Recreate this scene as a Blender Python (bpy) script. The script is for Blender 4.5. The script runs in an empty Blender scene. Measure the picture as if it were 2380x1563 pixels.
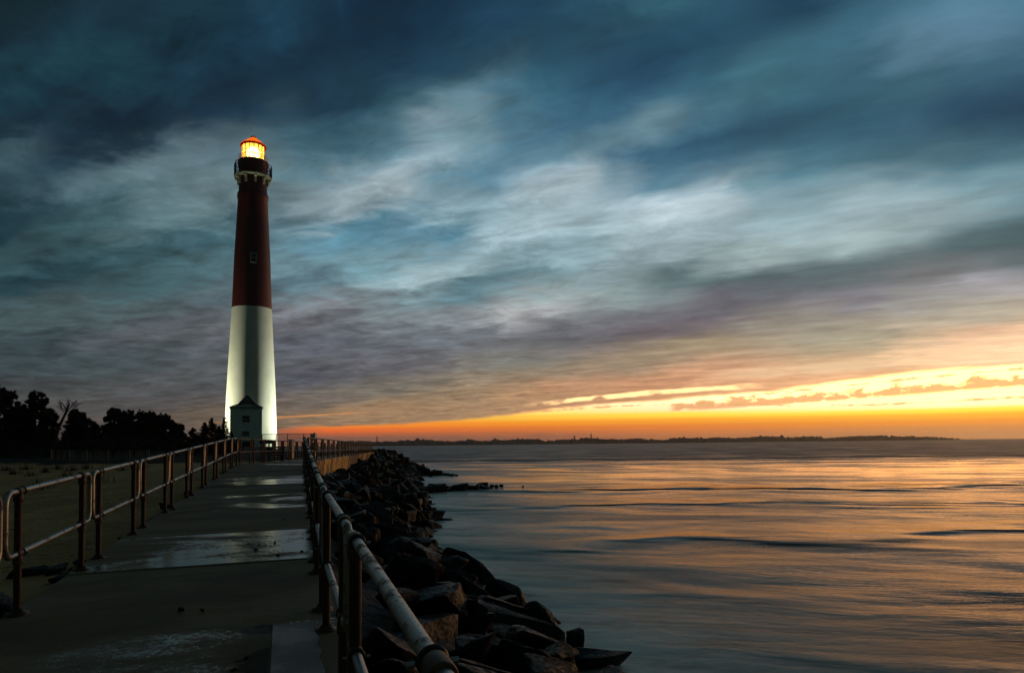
import bpy, bmesh, math, random
from mathutils import Vector, Matrix, noise as mnoise
R = math.radians
random.seed(7)
scn = bpy.context.scene
COL = scn.collection

# ------------------------------------------------------------------ camera
F = 24.0 / 36.0 * 1024.0          # focal length in render pixels
SC = 1024.0 / 2380.0              # measured picture units -> render pixels
ZC = 3.7                          # eye height above the sea
TILT, ROLL, SHY = 2.9, -0.6, 0.0706
CAMROT = Matrix.Rotation(R(90 + TILT), 3, 'X') @ Matrix.Rotation(R(ROLL), 3, 'Z')
cd = bpy.data.cameras.new('camera')
cam = bpy.data.objects.new('camera', cd)
COL.objects.link(cam)
cd.lens, cd.sensor_width = 24.0, 36.0
cd.shift_y = SHY
cd.clip_start, cd.clip_end = 0.05, 20000
cam.matrix_world = Matrix.Translation((0, 0, ZC)) @ CAMROT.to_4x4()
scn.camera = cam


def ray(x, y):
    """world direction through a point of the picture"""
    px, py = x * SC, y * SC
    return (CAMROT @ Vector(((px - 512) / F, (336 - py) / F + SHY * 1024 / F, -1))).normalized()


def atY(x, y, Y):
    d = ray(x, y)
    return Vector((0, 0, ZC)) + d * (Y / d.y)


def onz(x, y, z=0.0):
    d = ray(x, y)
    return Vector((0, 0, ZC)) + d * ((z - ZC) / d.z)


def onwalk(x, y):
    """walkway plane z = 2.0 + .035 Y"""
    d = ray(x, y)
    k = (2.0 - ZC) / (d.z - .035 * d.y)
    return Vector((0, 0, ZC)) + d * k


# ------------------------------------------------------------------ node helpers
class NB:
    def __init__(s, nt):
        s.nt = nt
        nt.nodes.clear()

    def n(s, typ, **kw):
        nd = s.nt.nodes.new(typ)
        for k, v in kw.items():
            setattr(nd, k, v)
        return nd

    def link(s, a, b):
        if hasattr(a, 'links'):
            s.nt.links.new(a, b)
        else:
            try:
                b.default_value = a
            except Exception:
                b.default_value = (a, a, a) if not isinstance(a, (tuple, list)) else tuple(a) + (1,)

    def m(s, op, a, b=None, c=None, clamp=False):
        nd = s.n('ShaderNodeMath', operation=op, use_clamp=clamp)
        for i, v in enumerate((a, b, c)):
            if v is not None:
                s.link(v, nd.inputs[i])
        return nd.outputs[0]

    def vm(s, op, a, b=None):
        nd = s.n('ShaderNodeVectorMath', operation=op)
        s.link(a, nd.inputs[0])
        if b is not None:
            s.link(b, nd.inputs[1])
        return nd.outputs['Value'] if op in ('DOT_PRODUCT', 'LENGTH') else nd.outputs[0]

    def xyz(s, x, y, z):
        nd = s.n('ShaderNodeCombineXYZ')
        for i, v in enumerate((x, y, z)):
            s.link(v, nd.inputs[i])
        return nd.outputs[0]

    def sep(s, v):
        nd = s.n('ShaderNodeSeparateXYZ')
        s.link(v, nd.inputs[0])
        return nd.outputs

    def mix(s, f, a, b, blend='MIX'):
        nd = s.n('ShaderNodeMix', data_type='RGBA', blend_type=blend)
        s.link(f, nd.inputs[0])
        for v, i in ((a, 6), (b, 7)):
            if isinstance(v, (tuple, list)):
                nd.inputs[i].default_value = tuple(v[:3]) + (1,)
            else:
                s.link(v, nd.inputs[i])
        return nd.outputs[2]

    def mapr(s, v, a, b, c=0.0, d=1.0, smooth=True):
        nd = s.n('ShaderNodeMapRange', interpolation_type='SMOOTHSTEP' if smooth else 'LINEAR', clamp=True)
        for i, q in enumerate((v, a, b, c, d)):
            s.link(q, nd.inputs[i])
        return nd.outputs[0]

    def noise(s, vec, scale=1.0, detail=4.0, rough=.55, dist=0.0, dim='3D'):
        nd = s.n('ShaderNodeTexNoise', noise_dimensions=dim)
        s.link(vec, nd.inputs['Vector'])
        nd.inputs['Scale'].default_value = scale
        nd.inputs['Detail'].default_value = detail
        nd.inputs['Roughness'].default_value = rough
        nd.inputs['Distortion'].default_value = dist
        return nd.outputs[0]

    def ramp(s, f, stops, interp='LINEAR'):
        nd = s.n('ShaderNodeValToRGB')
        cr = nd.color_ramp
        cr.interpolation = interp
        while len(cr.elements) > 1:
            cr.elements.remove(cr.elements[-1])
        for i, (p, c) in enumerate(stops):
            e = cr.elements[0] if i == 0 else cr.elements.new(p)
            e.position = p
            e.color = tuple(c[:3]) + (1,)
        s.link(f, nd.inputs[0])
        return nd.outputs[0]

    def curve(s, f, pts):
        """float curve, x and y both in 0..1"""
        nd = s.n('ShaderNodeFloatCurve')
        cv = nd.mapping.curves[0]
        while len(cv.points) > 2:
            cv.points.remove(cv.points[1])
        cv.points[0].location = pts[0]
        cv.points[1].location = pts[-1]
        for p in pts[1:-1]:
            cv.points.new(*p)
        nd.mapping.extend = 'HORIZONTAL'
        nd.mapping.update()
        s.link(f, nd.inputs['Value'])
        return nd.outputs[0]


def lin(c):
    return tuple(((v / 255 + .055) / 1.055) ** 2.4 if v > 10 else v / 255 / 12.92 for v in c)


# ------------------------------------------------------------------ sky (world)
# Streaks of the cloud deck run towards one point of the horizon; the deck is described in spherical
# coordinates about that axis: phi (height of the streak) and alpha (distance along it).
VA = ray(-1900, 1050)
VA = Vector((VA.x, VA.y, 0)).normalized()
VBV = Vector((-VA.y, VA.x, 0))
if VBV.y < 0:
    VBV = -VBV


def pa(x, y):
    d = ray(x, y)
    return math.degrees(math.atan2(max(d.z, 1e-4), d.dot(VBV))), math.degrees(math.acos(d.dot(VA)))


SKY = """0 0 16 44 60;100 100 30 76 90;220 140 22 60 74;300 20 28 62 78;400 60 36 80 94;520 30 22 64 84;350 280 15 47 65;150 340 15 44 64;60 280 18 52 68;10 130 32 70 82;0 250 24 64 76
20 370 84 112 120;80 395 60 90 98;250 405 95 118 126;380 370 112 136 143;480 345 104 124 132;600 262 66 90 102;520 290 40 72 86;440 200 18 52 70;600 120 20 60 80;700 60 20 64 84;800 200 14 48 70;760 110 18 54 74;690 250 40 72 88
830 470 146 160 166;700 450 128 146 152;480 480 108 132 137;400 450 100 124 130;250 470 72 102 110;100 470 42 76 86;0 450 22 58 72;0 530 20 60 72;300 540 84 112 118;180 530 60 92 98
100 575 58 88 94;100 640 36 70 80;300 640 62 90 96;500 600 82 112 119;480 560 70 108 118;100 720 80 98 102;400 760 95 100 105;200 850 76 90 95;450 900 92 95 98;100 850 70 85 90;0 800 66 82 88;0 900 78 82 84;0 1000 84 80 80;300 950 92 90 92;480 960 112 100 88
700 600 112 142 150;700 720 128 132 137;690 660 98 126 136;750 800 105 108 118;700 880 95 98 108;700 935 118 110 104;800 560 96 140 156
155 390 18 52 68;155 425 92 114 122;251 366 17 50 68;251 402 100 124 130;359 332 17 50 67;359 370 110 133 139;449 305 24 58 74;449 338 106 127 134;485 288 34 66 80;520 310 84 108 118;60 430 66 98 108;300 300 13 44 62;200 320 14 46 63;420 260 16 48 66;500 230 18 54 74;560 200 20 60 82;650 170 22 64 84;330 180 24 66 80;150 200 24 66 78;60 60 18 52 66;400 120 20 60 76;480 150 18 56 74;640 30 24 72 92;560 80 18 62 84;250 100 30 76 90
740 180 20 62 84;700 300 70 106 120;760 330 62 106 122;720 400 96 128 138;900 250 60 104 120;820 270 34 82 102;560 480 102 128 134;560 420 118 138 144;60 490 32 68 80;200 600 52 84 92;400 640 74 104 110;560 680 92 108 114;640 760 106 106 112;560 850 96 100 104;300 840 84 94 98;320 720 86 102 106
838 36 10 52 74;981 22 8 52 74;1125 90 24 76 98;910 215 40 85 100;856 180 20 60 76;1143 155 34 68 84;1269 162 32 88 108;1449 180 22 76 104;1556 108 26 84 108;1377 223 48 104 126;1233 233 60 112 130;1592 198 38 96 120;1592 323 36 88 112;1359 316 104 142 156;1305 287 56 106 132;946 305 84 126 142;820 323 62 104 120
1636 126 34 86 106;1780 162 66 118 134;1887 119 62 114 132;1995 180 50 98 116;2157 83 108 142 160;2283 47 82 126 150;2067 101 70 120 138;1887 234 52 106 124;1744 201 70 118 130;2103 216 60 108 122;2247 295 20 74 100;1995 305 42 94 114;1780 305 38 86 106;1564 352 40 92 116;1887 359 48 100 118;2139 352 62 108 126;2354 313 36 84 104;2354 359 90 136 148;-120 80 14 44 58;-120 300 18 52 66;-120 560 40 70 80;-120 900 70 76 78;2480 100 80 124 146;2480 300 24 76 100;2480 600 84 106 112;2480 780 240 205 165;1190 -150 14 56 78;400 -150 18 54 70;2000 -150 30 84 108
900 0 8 50 72;880 90 12 52 74;1200 0 16 68 92;1320 60 26 78 98;1050 90 18 62 84;1150 150 22 62 82;1040 170 30 70 88;820 150 34 74 90;1500 0 50 100 116;1450 90 42 88 106;1000 270 178 188 192;1050 230 90 132 146;1120 185 110 145 158;940 290 74 116 130;1100 330 126 150 158;1160 300 96 136 150;1250 290 50 100 124;1400 250 40 92 116;1500 170 24 78 104;1560 90 30 84 106;1500 300 128 156 164;1620 270 84 130 146;1330 330 80 124 140
880 340 70 114 130;860 300 62 104 120;960 385 170 184 190;900 400 150 168 175;920 440 160 174 178;1060 395 84 132 150;1190 390 78 128 148;1230 420 178 192 198;1350 425 172 188 195;1100 435 70 122 142;1050 470 140 162 170;1150 480 140 166 174;1250 480 150 170 176;1480 370 50 104 128;1600 340 36 90 114;1560 400 80 128 146
1528 10 60 115 130;1860 10 16 70 95;1700 60 34 84 104;1950 90 48 96 116;2379 10 72 120 140;2180 85 106 140 160;2300 70 88 128 148;2050 40 60 112 132;1700 180 70 120 136;1850 130 64 114 130;2100 180 58 104 120;1900 270 40 88 108;2000 230 54 104 120;2379 260 18 70 96;2250 290 28 78 102;1700 310 44 88 108;2379 150 42 94 114;2100 360 60 106 120;1900 380 78 126 142;2250 370 70 118 136;1800 430 96 140 154
1570 475 194 208 214;1680 460 178 194 200;1450 500 168 188 195;2050 450 164 184 190;1900 460 140 166 174;2250 430 130 158 166;2379 420 118 150 160;2379 480 110 144 154;2200 500 150 170 174;2379 540 72 106 112;1850 520 150 172 178
850 530 80 135 155;1050 540 70 125 145;1200 530 166 186 193;1500 545 165 185 190;1350 570 140 166 174;1000 640 152 172 177;900 600 116 150 160;1100 670 95 130 140;1250 660 110 140 148;1250 690 162 172 172;1500 680 142 157 157;1000 740 126 136 141;1200 722 172 172 174;1500 730 125 130 135;1000 790 115 122 130;1300 780 108 110 117;1500 770 113 106 114;900 850 105 105 111;1200 840 130 130 125;1200 870 150 135 116;900 900 125 120 112;1050 920 150 130 104;1200 920 175 140 105;900 950 163 133 100;1500 850 152 136 116;1550 890 196 146 106;1350 900 186 143 106
1600 530 152 172 179;2000 560 162 180 182;1750 600 158 174 174;2379 560 66 100 108;1600 650 80 105 112;2000 620 92 112 117;1800 640 84 106 112;2300 580 78 103 109;1700 690 110 110 118;2000 690 132 132 142;2300 650 166 166 173;2150 640 116 120 122;1600 740 110 105 115;1900 740 150 145 135;2150 700 150 150 146;2300 730 176 171 156;1600 800 160 145 120;2000 790 166 161 141;2300 775 206 171 141;1600 860 200 155 120;2000 840 196 166 131;2379 790 240 205 165;2200 830 236 200 158;2379 830 250 220 180;2000 890 236 186 141;1750 880 214 164 122"""
SKYS = []
for row in SKY.split('\n'):
    for it in row.split(';'):
        a = [float(v) for v in it.split()]
        ph, al = pa(a[0], a[1])
        SKYS.append((ph, al, lin(a[2:])))
BACK = lin((34, 49, 47))
NST, NCOL, PSPL, PMAX = 32, 25, 20.0, 58.0
A0, A1 = 22.0, 104.0


def field(ph, al):
    num, den = [0, 0, 0], 0
    wid = .45 + .055 * ph
    for p, a, c in SKYS:
        q = ((ph - p) / wid) ** 2 + ((al - a) / 4.0) ** 2
        w = 1.0 / (q * q + .10)
        den += w
        for i in range(3):
            num[i] += w * c[i]
    c = [v / den for v in num]
    k = min(1, max(0, (ph - 40 - .12 * max(0, 70 - al)) / 18.0))
    k = k * k * (3 - 2 * k)
    return tuple(c[i] * (1 - k) + BACK[i] * k for i in range(3))


def build_world():
    w = bpy.data.worlds.new('World')
    scn.world = w
    w.use_nodes = True
    b = NB(w.node_tree)
    tc = b.n('ShaderNodeTexCoord')
    d = b.vm('NORMALIZE', tc.outputs['Generated'])
    dx, dy, dz = b.sep(d)
    zz = b.m('MAXIMUM', dz, 0.0005)
    da = b.vm('DOT_PRODUCT', d, tuple(VA))
    db = b.vm('DOT_PRODUCT', d, tuple(VBV))
    phi = b.m('MULTIPLY', b.m('ARCTAN2', zz, db), 180 / math.pi)
    alp = b.m('MULTIPLY', b.m('ARCCOSINE', da), 180 / math.pi)
    el = b.m('MULTIPLY', b.m('ARCSINE', zz), 180 / math.pi)
    az = b.m('MULTIPLY', b.m('ARCTAN2', dx, dy), 180 / math.pi)
    # cloud-plane coordinates
    zs = b.m('ADD', dz, .07)
    pu, pv = b.m('DIVIDE', da, zs), b.m('DIVIDE', db, zs)
    streak = b.xyz(b.m('MULTIPLY', pu, .48), pv, 0.0)
    lump = b.xyz(b.m('MULTIPLY', pu, .8), pv, 3.3)
    n1 = b.m('SUBTRACT', b.noise(streak, 2.6, 5, .55, .4), .5)
    n2 = b.m('SUBTRACT', b.noise(lump, 4.2, 6, .6, .6), .5)
    n3 = b.m('SUBTRACT', b.noise(b.xyz(b.m('MULTIPLY', pu, .30), pv, 9.1), 6.5, 4, .55, .2), .5)
    n5 = b.m('SUBTRACT', b.noise(b.xyz(b.m('MULTIPLY', pu, .62), pv, 1.7), 7.0, 8, .66, .9), .5)
    left = b.mapr(alp, 52, 92, 1.0, .16)
    wob = b.m('ADD', b.m('MULTIPLY', n1, .13), b.m('MULTIPLY', b.m('MULTIPLY', n2, left), .26))
    phw = b.m('MULTIPLY', phi, b.m('ADD', 1.0, wob))
    alw = b.m('ADD', alp, b.m('ADD', b.m('MULTIPLY', n2, 5.0), b.m('MULTIPLY', n3, 3.0)))
    phw = b.m('MAXIMUM', phw, 0.0)
    ta = b.m('SQRT', b.m('DIVIDE', phw, PSPL), clamp=True)
    tb = b.m('DIVIDE', b.m('SUBTRACT', phw, PSPL), PMAX - PSPL, clamp=True)
    high = b.m('GREATER_THAN', phw, PSPL)
    acc = None
    step = (A1 - A0) / (NCOL - 1)
    alc = b.m('MINIMUM', b.m('MAXIMUM', alw, A0), A1)
    for i in range(NCOL):
        ac = A0 + i * step
        r = b.mix(high, b.ramp(ta, [(k / (NST - 1), field((k / (NST - 1)) ** 2 * PSPL, ac)) for k in range(NST)]),
                  b.ramp(tb, [(k / (NST - 1), field(PSPL + k / (NST - 1) * (PMAX - PSPL), ac)) for k in range(NST)]))
        wgt = b.mapr(b.m('ABSOLUTE', b.m('SUBTRACT', alc, ac)), 0.0, step, 1.0, 0.0)
        cc = b.vm('SCALE', r)
        b.nt.links.new(wgt, cc.node.inputs['Scale'])
        acc = cc if acc is None else b.vm('ADD', acc, cc)
    # fine modulation of the deck
    mod = b.m('ADD', 1.0, b.m('ADD', b.m('MULTIPLY', n3, .55), b.m('ADD', b.m('MULTIPLY', b.m('MULTIPLY', n2, b.m('ADD', left, .15)), .95), b.m('MULTIPLY', n5, b.m('ADD', .28, b.m('MULTIPLY', left, .62))))))
    deck = b.vm('SCALE', acc)
    b.nt.links.new(mod, deck.node.inputs['Scale'])
    gm = b.n('ShaderNodeGamma')
    b.link(deck, gm.inputs[0])
    gm.inputs[1].default_value = 1.28
    hs = b.n('ShaderNodeHueSaturation')
    hs.inputs['Saturation'].default_value = .90
    hs.inputs['Value'].default_value = 1.33
    b.link(gm.outputs[0], hs.inputs['Color'])
    deck = hs.outputs[0]

    # ---- clear glow under the deck
    def gcol(x, hy, st):
        out = []
        for px, c, k in st:
            e = math.degrees(math.asin(ray(x, hy - px).z))
            l = lin(c)
            if k > 1.15:
                l = (k * 1.5, k * .72 if k < 1.5 else k * .63, (.14 if k < 1.5 else .46) * l[2] / max(.2, l[2]) * min(k, 2.2) ** .5)
            else:
                l = tuple(v * k for v in l)
            out.append((min(1, max(0, e / 12.0)), l))
        return out, math.degrees(math.atan2(ray(x, hy).x, ray(x, hy).y))
    te = b.m('DIVIDE', el, 12.0, clamp=True)
    cols = [gcol(300, 1039, [(0, (84, 74, 70), 1), (60, (100, 92, 84), 1)]), gcol(580, 1036, [(0, (92, 78, 72), 1), (60, (124, 106, 90), 1)]),
            gcol(760, 1033, [(0, (112, 84, 78), 1), (14, (140, 98, 84), 1), (24, (200, 100, 62), 1), (34, (250, 112, 44), 1), (46, (255, 140, 40), 1.1), (70, (255, 170, 70), 1.1)]),
            gcol(1200, 1029, [(0, (168, 100, 66), 1), (22, (196, 108, 62), 1), (34, (238, 122, 46), 1), (46, (255, 152, 32), 1.05), (60, (255, 196, 70), 1.1), (72, (255, 228, 120), 1.25), (90, (255, 246, 180), 1.9)]),
            gcol(1600, 1025, [(0, (205, 125, 72), 1), (20, (226, 128, 62), 1), (36, (246, 136, 50), 1), (50, (255, 166, 44), 1.1), (64, (255, 208, 84), 1.2), (78, (255, 248, 180), 1.6), (100, (255, 252, 215), 2.4)]),
            gcol(2200, 1018, [(0, (212, 142, 84), 1), (24, (220, 142, 74), 1), (38, (250, 154, 56), 1), (54, (255, 182, 52), 1.1), (66, (255, 208, 90), 1.3), (78, (255, 246, 175), 2.0), (100, (255, 253, 222), 3.6)])]
    glow = None
    for i, (st, a) in enumerate(cols):
        r = b.ramp(te, st, 'EASE')
        lo = cols[i - 1][1] if i else None
        hi = cols[i + 1][1] if i < len(cols) - 1 else None
        w = b.mapr(az, lo, a, 0.0, 1.0, False) if lo is not None else 1.0
        w2 = b.mapr(az, a, hi, 1.0, 0.0, False) if hi is not None else 1.0
        ww = b.m('MULTIPLY', w, w2)
        cc = b.vm('SCALE', r)
        b.nt.links.new(ww, cc.node.inputs['Scale'])
        glow = cc if glow is None else b.vm('ADD', glow, cc)
    # deck's lower edge, as phi(alpha)
    EP = 14.0

    def edge(pts):
        out = []
        for x, y in pts:
            p, a = pa(x, y)
            out.append(((a - A0) / (A1 - A0), p / EP))
        out.sort()
        return [(0.0, out[0][1])] + out + ([(1.0, out[-1][1])] if out[-1][0] < .999 else [])
    an = b.m('DIVIDE', b.m('SUBTRACT', alp, A0), A1 - A0, clamp=True)
    fine = b.m('SUBTRACT', b.noise(b.xyz(b.m('MULTIPLY', az, .25), b.m('MULTIPLY', el, 1.2), 0.0), 1.1, 5, .6, .5), .5)
    puff = b.m('SUBTRACT', b.noise(b.xyz(b.m('MULTIPLY', az, .55), b.m('MULTIPLY', el, 1.1), 5.0), 1.5, 5, .62, .3), .5)
    e1 = b.m('MULTIPLY', b.curve(an, edge([(300, 1046), (560, 1020), (645, 997), (900, 987), (1161, 967), (1340, 946), (1560, 928), (1850, 903), (2030, 878), (2379, 849)])), EP)
    x1 = b.m('SUBTRACT', b.m('ADD', phi, b.m('MULTIPLY', fine, .55)), e1)
    m1 = b.mapr(x1, -.13, .26)
    m1b = b.mapr(x1, -.2, 1.2, 0.0, 1.0)      # warm underside of the deck
    warm = b.mix(b.m('MULTIPLY', b.m('SUBTRACT', 1.0, m1b), b.mapr(alp, 50, 75, 0.0, .42)), deck, lin((238, 172, 112)))
    sky = b.mix(m1, glow, warm)
    # thin bright slit in the deck, and its faint prolongations to the left
    def slit(c, pts, halfw, a_lo, a_hi, color, amt=1.0, wob_=.5):
        e = b.m('MULTIPLY', b.curve(an, edge(pts)), EP)
        q = b.m('ABSOLUTE', b.m('SUBTRACT', b.m('ADD', phi, b.m('MULTIPLY', fine, wob_)), e))
        k = b.mapr(q, halfw * .45, halfw, 1.0, 0.0)
        (pl, al_), (ph_, ah_) = pa(*a_lo), pa(*a_hi)
        g = b.m('MULTIPLY', b.mapr(alp, al_, al_ + 6, 0.0, 1.0), b.mapr(alp, ah_ - 4, ah_, 1.0, 0.0))
        gg = b.mapr(b.noise(b.xyz(b.m('MULTIPLY', az, .3), b.m('MULTIPLY', el, .8), 2.0), 1.3, 3), .3, .5)
        k = b.m('MULTIPLY', b.m('MULTIPLY', k, g), b.m('MULTIPLY', gg, amt))
        return b.mix(k, c, tuple(color))
    sky = slit(sky, [(1200, 942), (1400, 922), (1528, 911), (1690, 899), (1800, 893)], .26, (1180, 942), (1800, 893), (1.9, 1.15, .5))
    sky = slit(sky, [(560, 978), (640, 970), (740, 963), (860, 957)], .16, (420, 990), (900, 955), lin((226, 150, 88)), .6, .2)
    sky = slit(sky, [(1750, 866), (2000, 845), (2200, 824), (2379, 800)], .55, (1600, 880), (2460, 790), (1.0, .70, .42), .5)
    # torn little cumulus inside the glow
    def strip(c, pts, up, dn, a_lo, col, thr):
        e = b.m('MULTIPLY', b.curve(an, edge(pts)), EP)
        q = b.m('SUBTRACT', phi, e)
        h = b.m('ADD', b.m('MULTIPLY', b.m('ABSOLUTE', q), -1.0 / up), b.m('MULTIPLY', puff, 3.2))
        under = b.mapr(q, -dn * 1.15, -dn * .35, 0.0, 1.0)
        k = b.m('MULTIPLY', b.mapr(h, -thr, -thr + .55, 0.0, .92), under)
        pl, al_ = pa(*a_lo)
        k = b.m('MULTIPLY', k, b.mapr(alp, al_, al_ + .8))
        return b.mix(k, c, col)
    sky = strip(sky, [(1500, 951), (1700, 940), (1900, 926), (2100, 910), (2379, 888)], .60, .30, (1550, 946), lin((232, 174, 118)), .95)
    sky = strip(sky, [(1200, 958), (1500, 940), (2000, 940), (2379, 922)], .22, .12, (1180, 958), lin((240, 184, 120)), .45)
    sky = strip(sky, [(1780, 914), (1950, 897), (2150, 876), (2379, 856)], .20, .12, (1760, 914), lin((238, 186, 128)), .35)
    # low purple bank on the horizon
    bank = b.m('ADD', el, b.m('MULTIPLY', b.noise(b.xyz(b.m('MULTIPLY', az, 1.0), el, 7.0), .35, 4), -1.3))
    kb = b.m('MULTIPLY', b.mapr(bank, -.15, .1, 1.0, 0.0), b.mapr(az, -4, 12, .75, .12))
    sky = b.mix(kb, sky, lin((158, 96, 72)))
    # everything behind the viewer is the dark side of the dusk sky
    back = b.mapr(dy, -.15, .35)
    sky = b.mix(back, tuple(BACK), sky)
    # below the horizon: dark
    ground = b.mapr(dz, -.02, 0.0)
    sky = b.mix(ground, (.01, .012, .013), sky)
    bg1 = b.n('ShaderNodeBackground')
    b.link(sky, bg1.inputs[0])
    bg1.inputs[1].default_value = 1.0
    # the last of the clear twilight above the clouds
    st = b.n('ShaderNodeTexSky', sky_type='NISHITA')
    st.sun_disc = False
    st.sun_elevation = R(1.5)
    st.sun_rotation = R(SUN_AZ)
    bg2 = b.n('ShaderNodeBackground')
    b.link(st.outputs[0], bg2.inputs[0])
    bg2.inputs[1].default_value = .004
    ad = b.n('ShaderNodeAddShader')
    b.link(bg1.outputs[0], ad.inputs[0])
    b.link(bg2.outputs[0], ad.inputs[1])
    out = b.n('ShaderNodeOutputWorld')
    b.link(ad.outputs[0], out.inputs[0])


SUN_AZ, SUN_EL = 41.0, 2.5
FL_PW, HAZE = 19000, .00010
build_world()
sl = bpy.data.lights.new('sun', 'SUN')
sl.energy, sl.angle, sl.color = .20, R(4), (1.0, .5, .16)
so = bpy.data.objects.new('sun', sl)
COL.objects.link(so)
sd = Vector((math.sin(R(SUN_AZ)) * math.cos(R(SUN_EL)), math.cos(R(SUN_AZ)) * math.cos(R(SUN_EL)), math.sin(R(SUN_EL))))
so.rotation_euler = sd.to_track_quat('Z', 'Y').to_euler()

scn.view_settings.view_transform = 'Standard'
scn.view_settings.look = 'None'
scn.view_settings.exposure = 0
scn.cycles.use_denoising = True
scn.cycles.sample_clamp_indirect = .6
scn.cycles.max_bounces = 6
scn.cycles.volume_bounces = 0

# ------------------------------------------------------------------ mesh helpers
class MB:
    """collects shapes, links them as ONE mesh object"""
    def __init__(s):
        s.v, s.f, s.mi, s.sm = [], [], [], []

    def add(s, vs, fs, mi=0, smooth=False):
        o = len(s.v)
        s.v += [tuple(v) for v in vs]
        for f in fs:
            s.f.append([i + o for i in f])
            s.mi.append(mi)
            s.sm.append(smooth)

    def box(s, c, size, rot=0.0, mi=0):
        hx, hy, hz = size[0] / 2, size[1] / 2, size[2] / 2
        cs, sn = math.cos(rot), math.sin(rot)
        vs = []
        for z in (-hz, hz):
            for x, y in ((-hx, -hy), (hx, -hy), (hx, hy), (-hx, hy)):
                vs.append((c[0] + x * cs - y * sn, c[1] + x * sn + y * cs, c[2] + z))
        s.add(vs, [(3, 2, 1, 0), (4, 5, 6, 7), (0, 1, 5, 4), (1, 2, 6, 5), (2, 3, 7, 6), (3, 0, 4, 7)], mi)

    def tube(s, pts, r, seg=10, closed=False, mi=0, cap=True):
        pts = [Vector(p) for p in pts]
        n = len(pts)
        rs = r if isinstance(r, (list, tuple)) else [r] * n
        rings, prev = [], None
        for i, p in enumerate(pts):
            a = pts[i - 1] if (i or closed) else p
            b_ = pts[(i + 1) % n] if (i < n - 1 or closed) else p
            t = (b_ - a).normalized()
            u = (prev - t * prev.dot(t)) if prev is not None else t.orthogonal()
            u = u.normalized() if u.length > 1e-6 else t.orthogonal().normalized()
            prev = u
            w = t.cross(u)
            rings.append([p + (u * math.cos(k * 2 * math.pi / seg) + w * math.sin(k * 2 * math.pi / seg)) * rs[i] for k in range(seg)])
        vs = [v for rg in rings for v in rg]
        fs = []
        m = n if closed else n - 1
        off = 0
        if closed:   # find the twist of the seam
            best = 1e9
            for o in range(seg):
                dd = (rings[0][o] - rings[-1][0]).length
                if dd < best:
                    best, off = dd, o
        for i in range(m):
            j = (i + 1) % n
            sh = off if (closed and i == n - 1) else 0
            for k in range(seg):
                fs.append((i * seg + k, i * seg + (k + 1) % seg, j * seg + (k + 1 + sh) % seg, j * seg + (k + sh) % seg))
        s.add(vs, fs, mi, True)
        if cap and not closed:
            s.add(rings[0], [tuple(range(seg))[::-1]], mi)
            s.add(rings[-1], [tuple(range(seg))], mi)

    def lathe(s, prof, c=(0, 0, 0), seg=48, mi=0, smooth=True, phase=0.0, mis=None):
        vs, fs = [], []
        for r, z in prof:
            for k in range(seg):
                a = phase + k * 2 * math.pi / seg
                vs.append((c[0] + r * math.cos(a), c[1] + r * math.sin(a), c[2] + z))
        for i in range(len(prof) - 1):
            fs = [(i * seg + k, i * seg + (k + 1) % seg, (i + 1) * seg + (k + 1) % seg, (i + 1) * seg + k) for k in range(seg)]
            base = len(s.v)
            if i == 0:
                o = base
                s.v += vs
            for f in fs:
                s.f.append([q + o for q in f])
                s.mi.append(mis[i] if mis else mi)
                s.sm.append(smooth)

    def build(s, name, mats, parent=None, loc=None):
        me = bpy.data.meshes.new(name)
        me.from_pydata(s.v, [], s.f)
        for m_ in (mats if isinstance(mats, (list, tuple)) else [mats]):
            me.materials.append(m_)
        me.polygons.foreach_set('material_index', s.mi)
        me.polygons.foreach_set('use_smooth', s.sm)
        me.update()
        o = bpy.data.objects.new(name, me)
        COL.objects.link(o)
        if parent:
            o.parent = parent
        if loc is not None:
            o.location = loc
        return o


def tag(o, label=None, cat=None, group=None, kind=None):
    for k, v in (('label', label), ('category', cat), ('group', group), ('kind', kind)):
        if v:
            o[k] = v
    return o


def empty(name, loc=(0, 0, 0), rz=0.0):
    o = bpy.data.objects.new(name, None)
    COL.objects.link(o)
    o.location = loc
    o.rotation_euler = (0, 0, rz)
    return o


KIDS = {}


def copy_tree(o, parent=None):
    c = o.copy()
    COL.objects.link(c)
    if parent:
        c.parent = parent
    for ch in [k for k in bpy.data.objects if k.parent == o] if o.name not in KIDS else KIDS[o.name]:
        copy_tree(ch, c)
    return c


# ------------------------------------------------------------------ materials
def mat(name, fn, **kw):
    m_ = bpy.data.materials.new(name)
    m_.use_nodes = True
    b = NB(m_.node_tree)
    p = b.n('ShaderNodeBsdfPrincipled')
    o = b.n('ShaderNodeOutputMaterial')
    b.link(p.outputs[0], o.inputs[0])
    fn(b, p, b.n('ShaderNodeTexCoord'))
    return m_


def bump(b, p, h, strength=.5, dist=.02):
    bp = b.n('ShaderNodeBump')
    bp.inputs['Strength'].default_value = strength
    bp.inputs['Distance'].default_value = dist
    b.link(h, bp.inputs['Height'])
    b.link(bp.outputs[0], p.inputs['Normal'])


def simple(name, c1, c2, scale, rough=.6, metal=0.0, bstr=.3, bdist=.01, detail=6, c3=None, rr=.15, spec=.5):
    def fn(b, p, tc):
        v = tc.outputs['Object']
        n = b.noise(v, scale, detail, .6)
        c = b.mix(b.mapr(n, .35, .65), c1, c2)
        if c3:
            c = b.mix(b.mapr(b.noise(v, scale * .37, 5, .65), .52, .64), c, c3)
        b.link(c, p.inputs['Base Color'])
        b.link(b.m('ADD', rough - rr / 2, b.m('MULTIPLY', n, rr)), p.inputs['Roughness'])
        p.inputs['Metallic'].default_value = metal
        p.inputs['Specular IOR Level'].default_value = spec
        if bstr:
            bump(b, p, b.noise(v, scale * 3, 4), bstr, bdist)
    return mat(name, fn)


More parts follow.
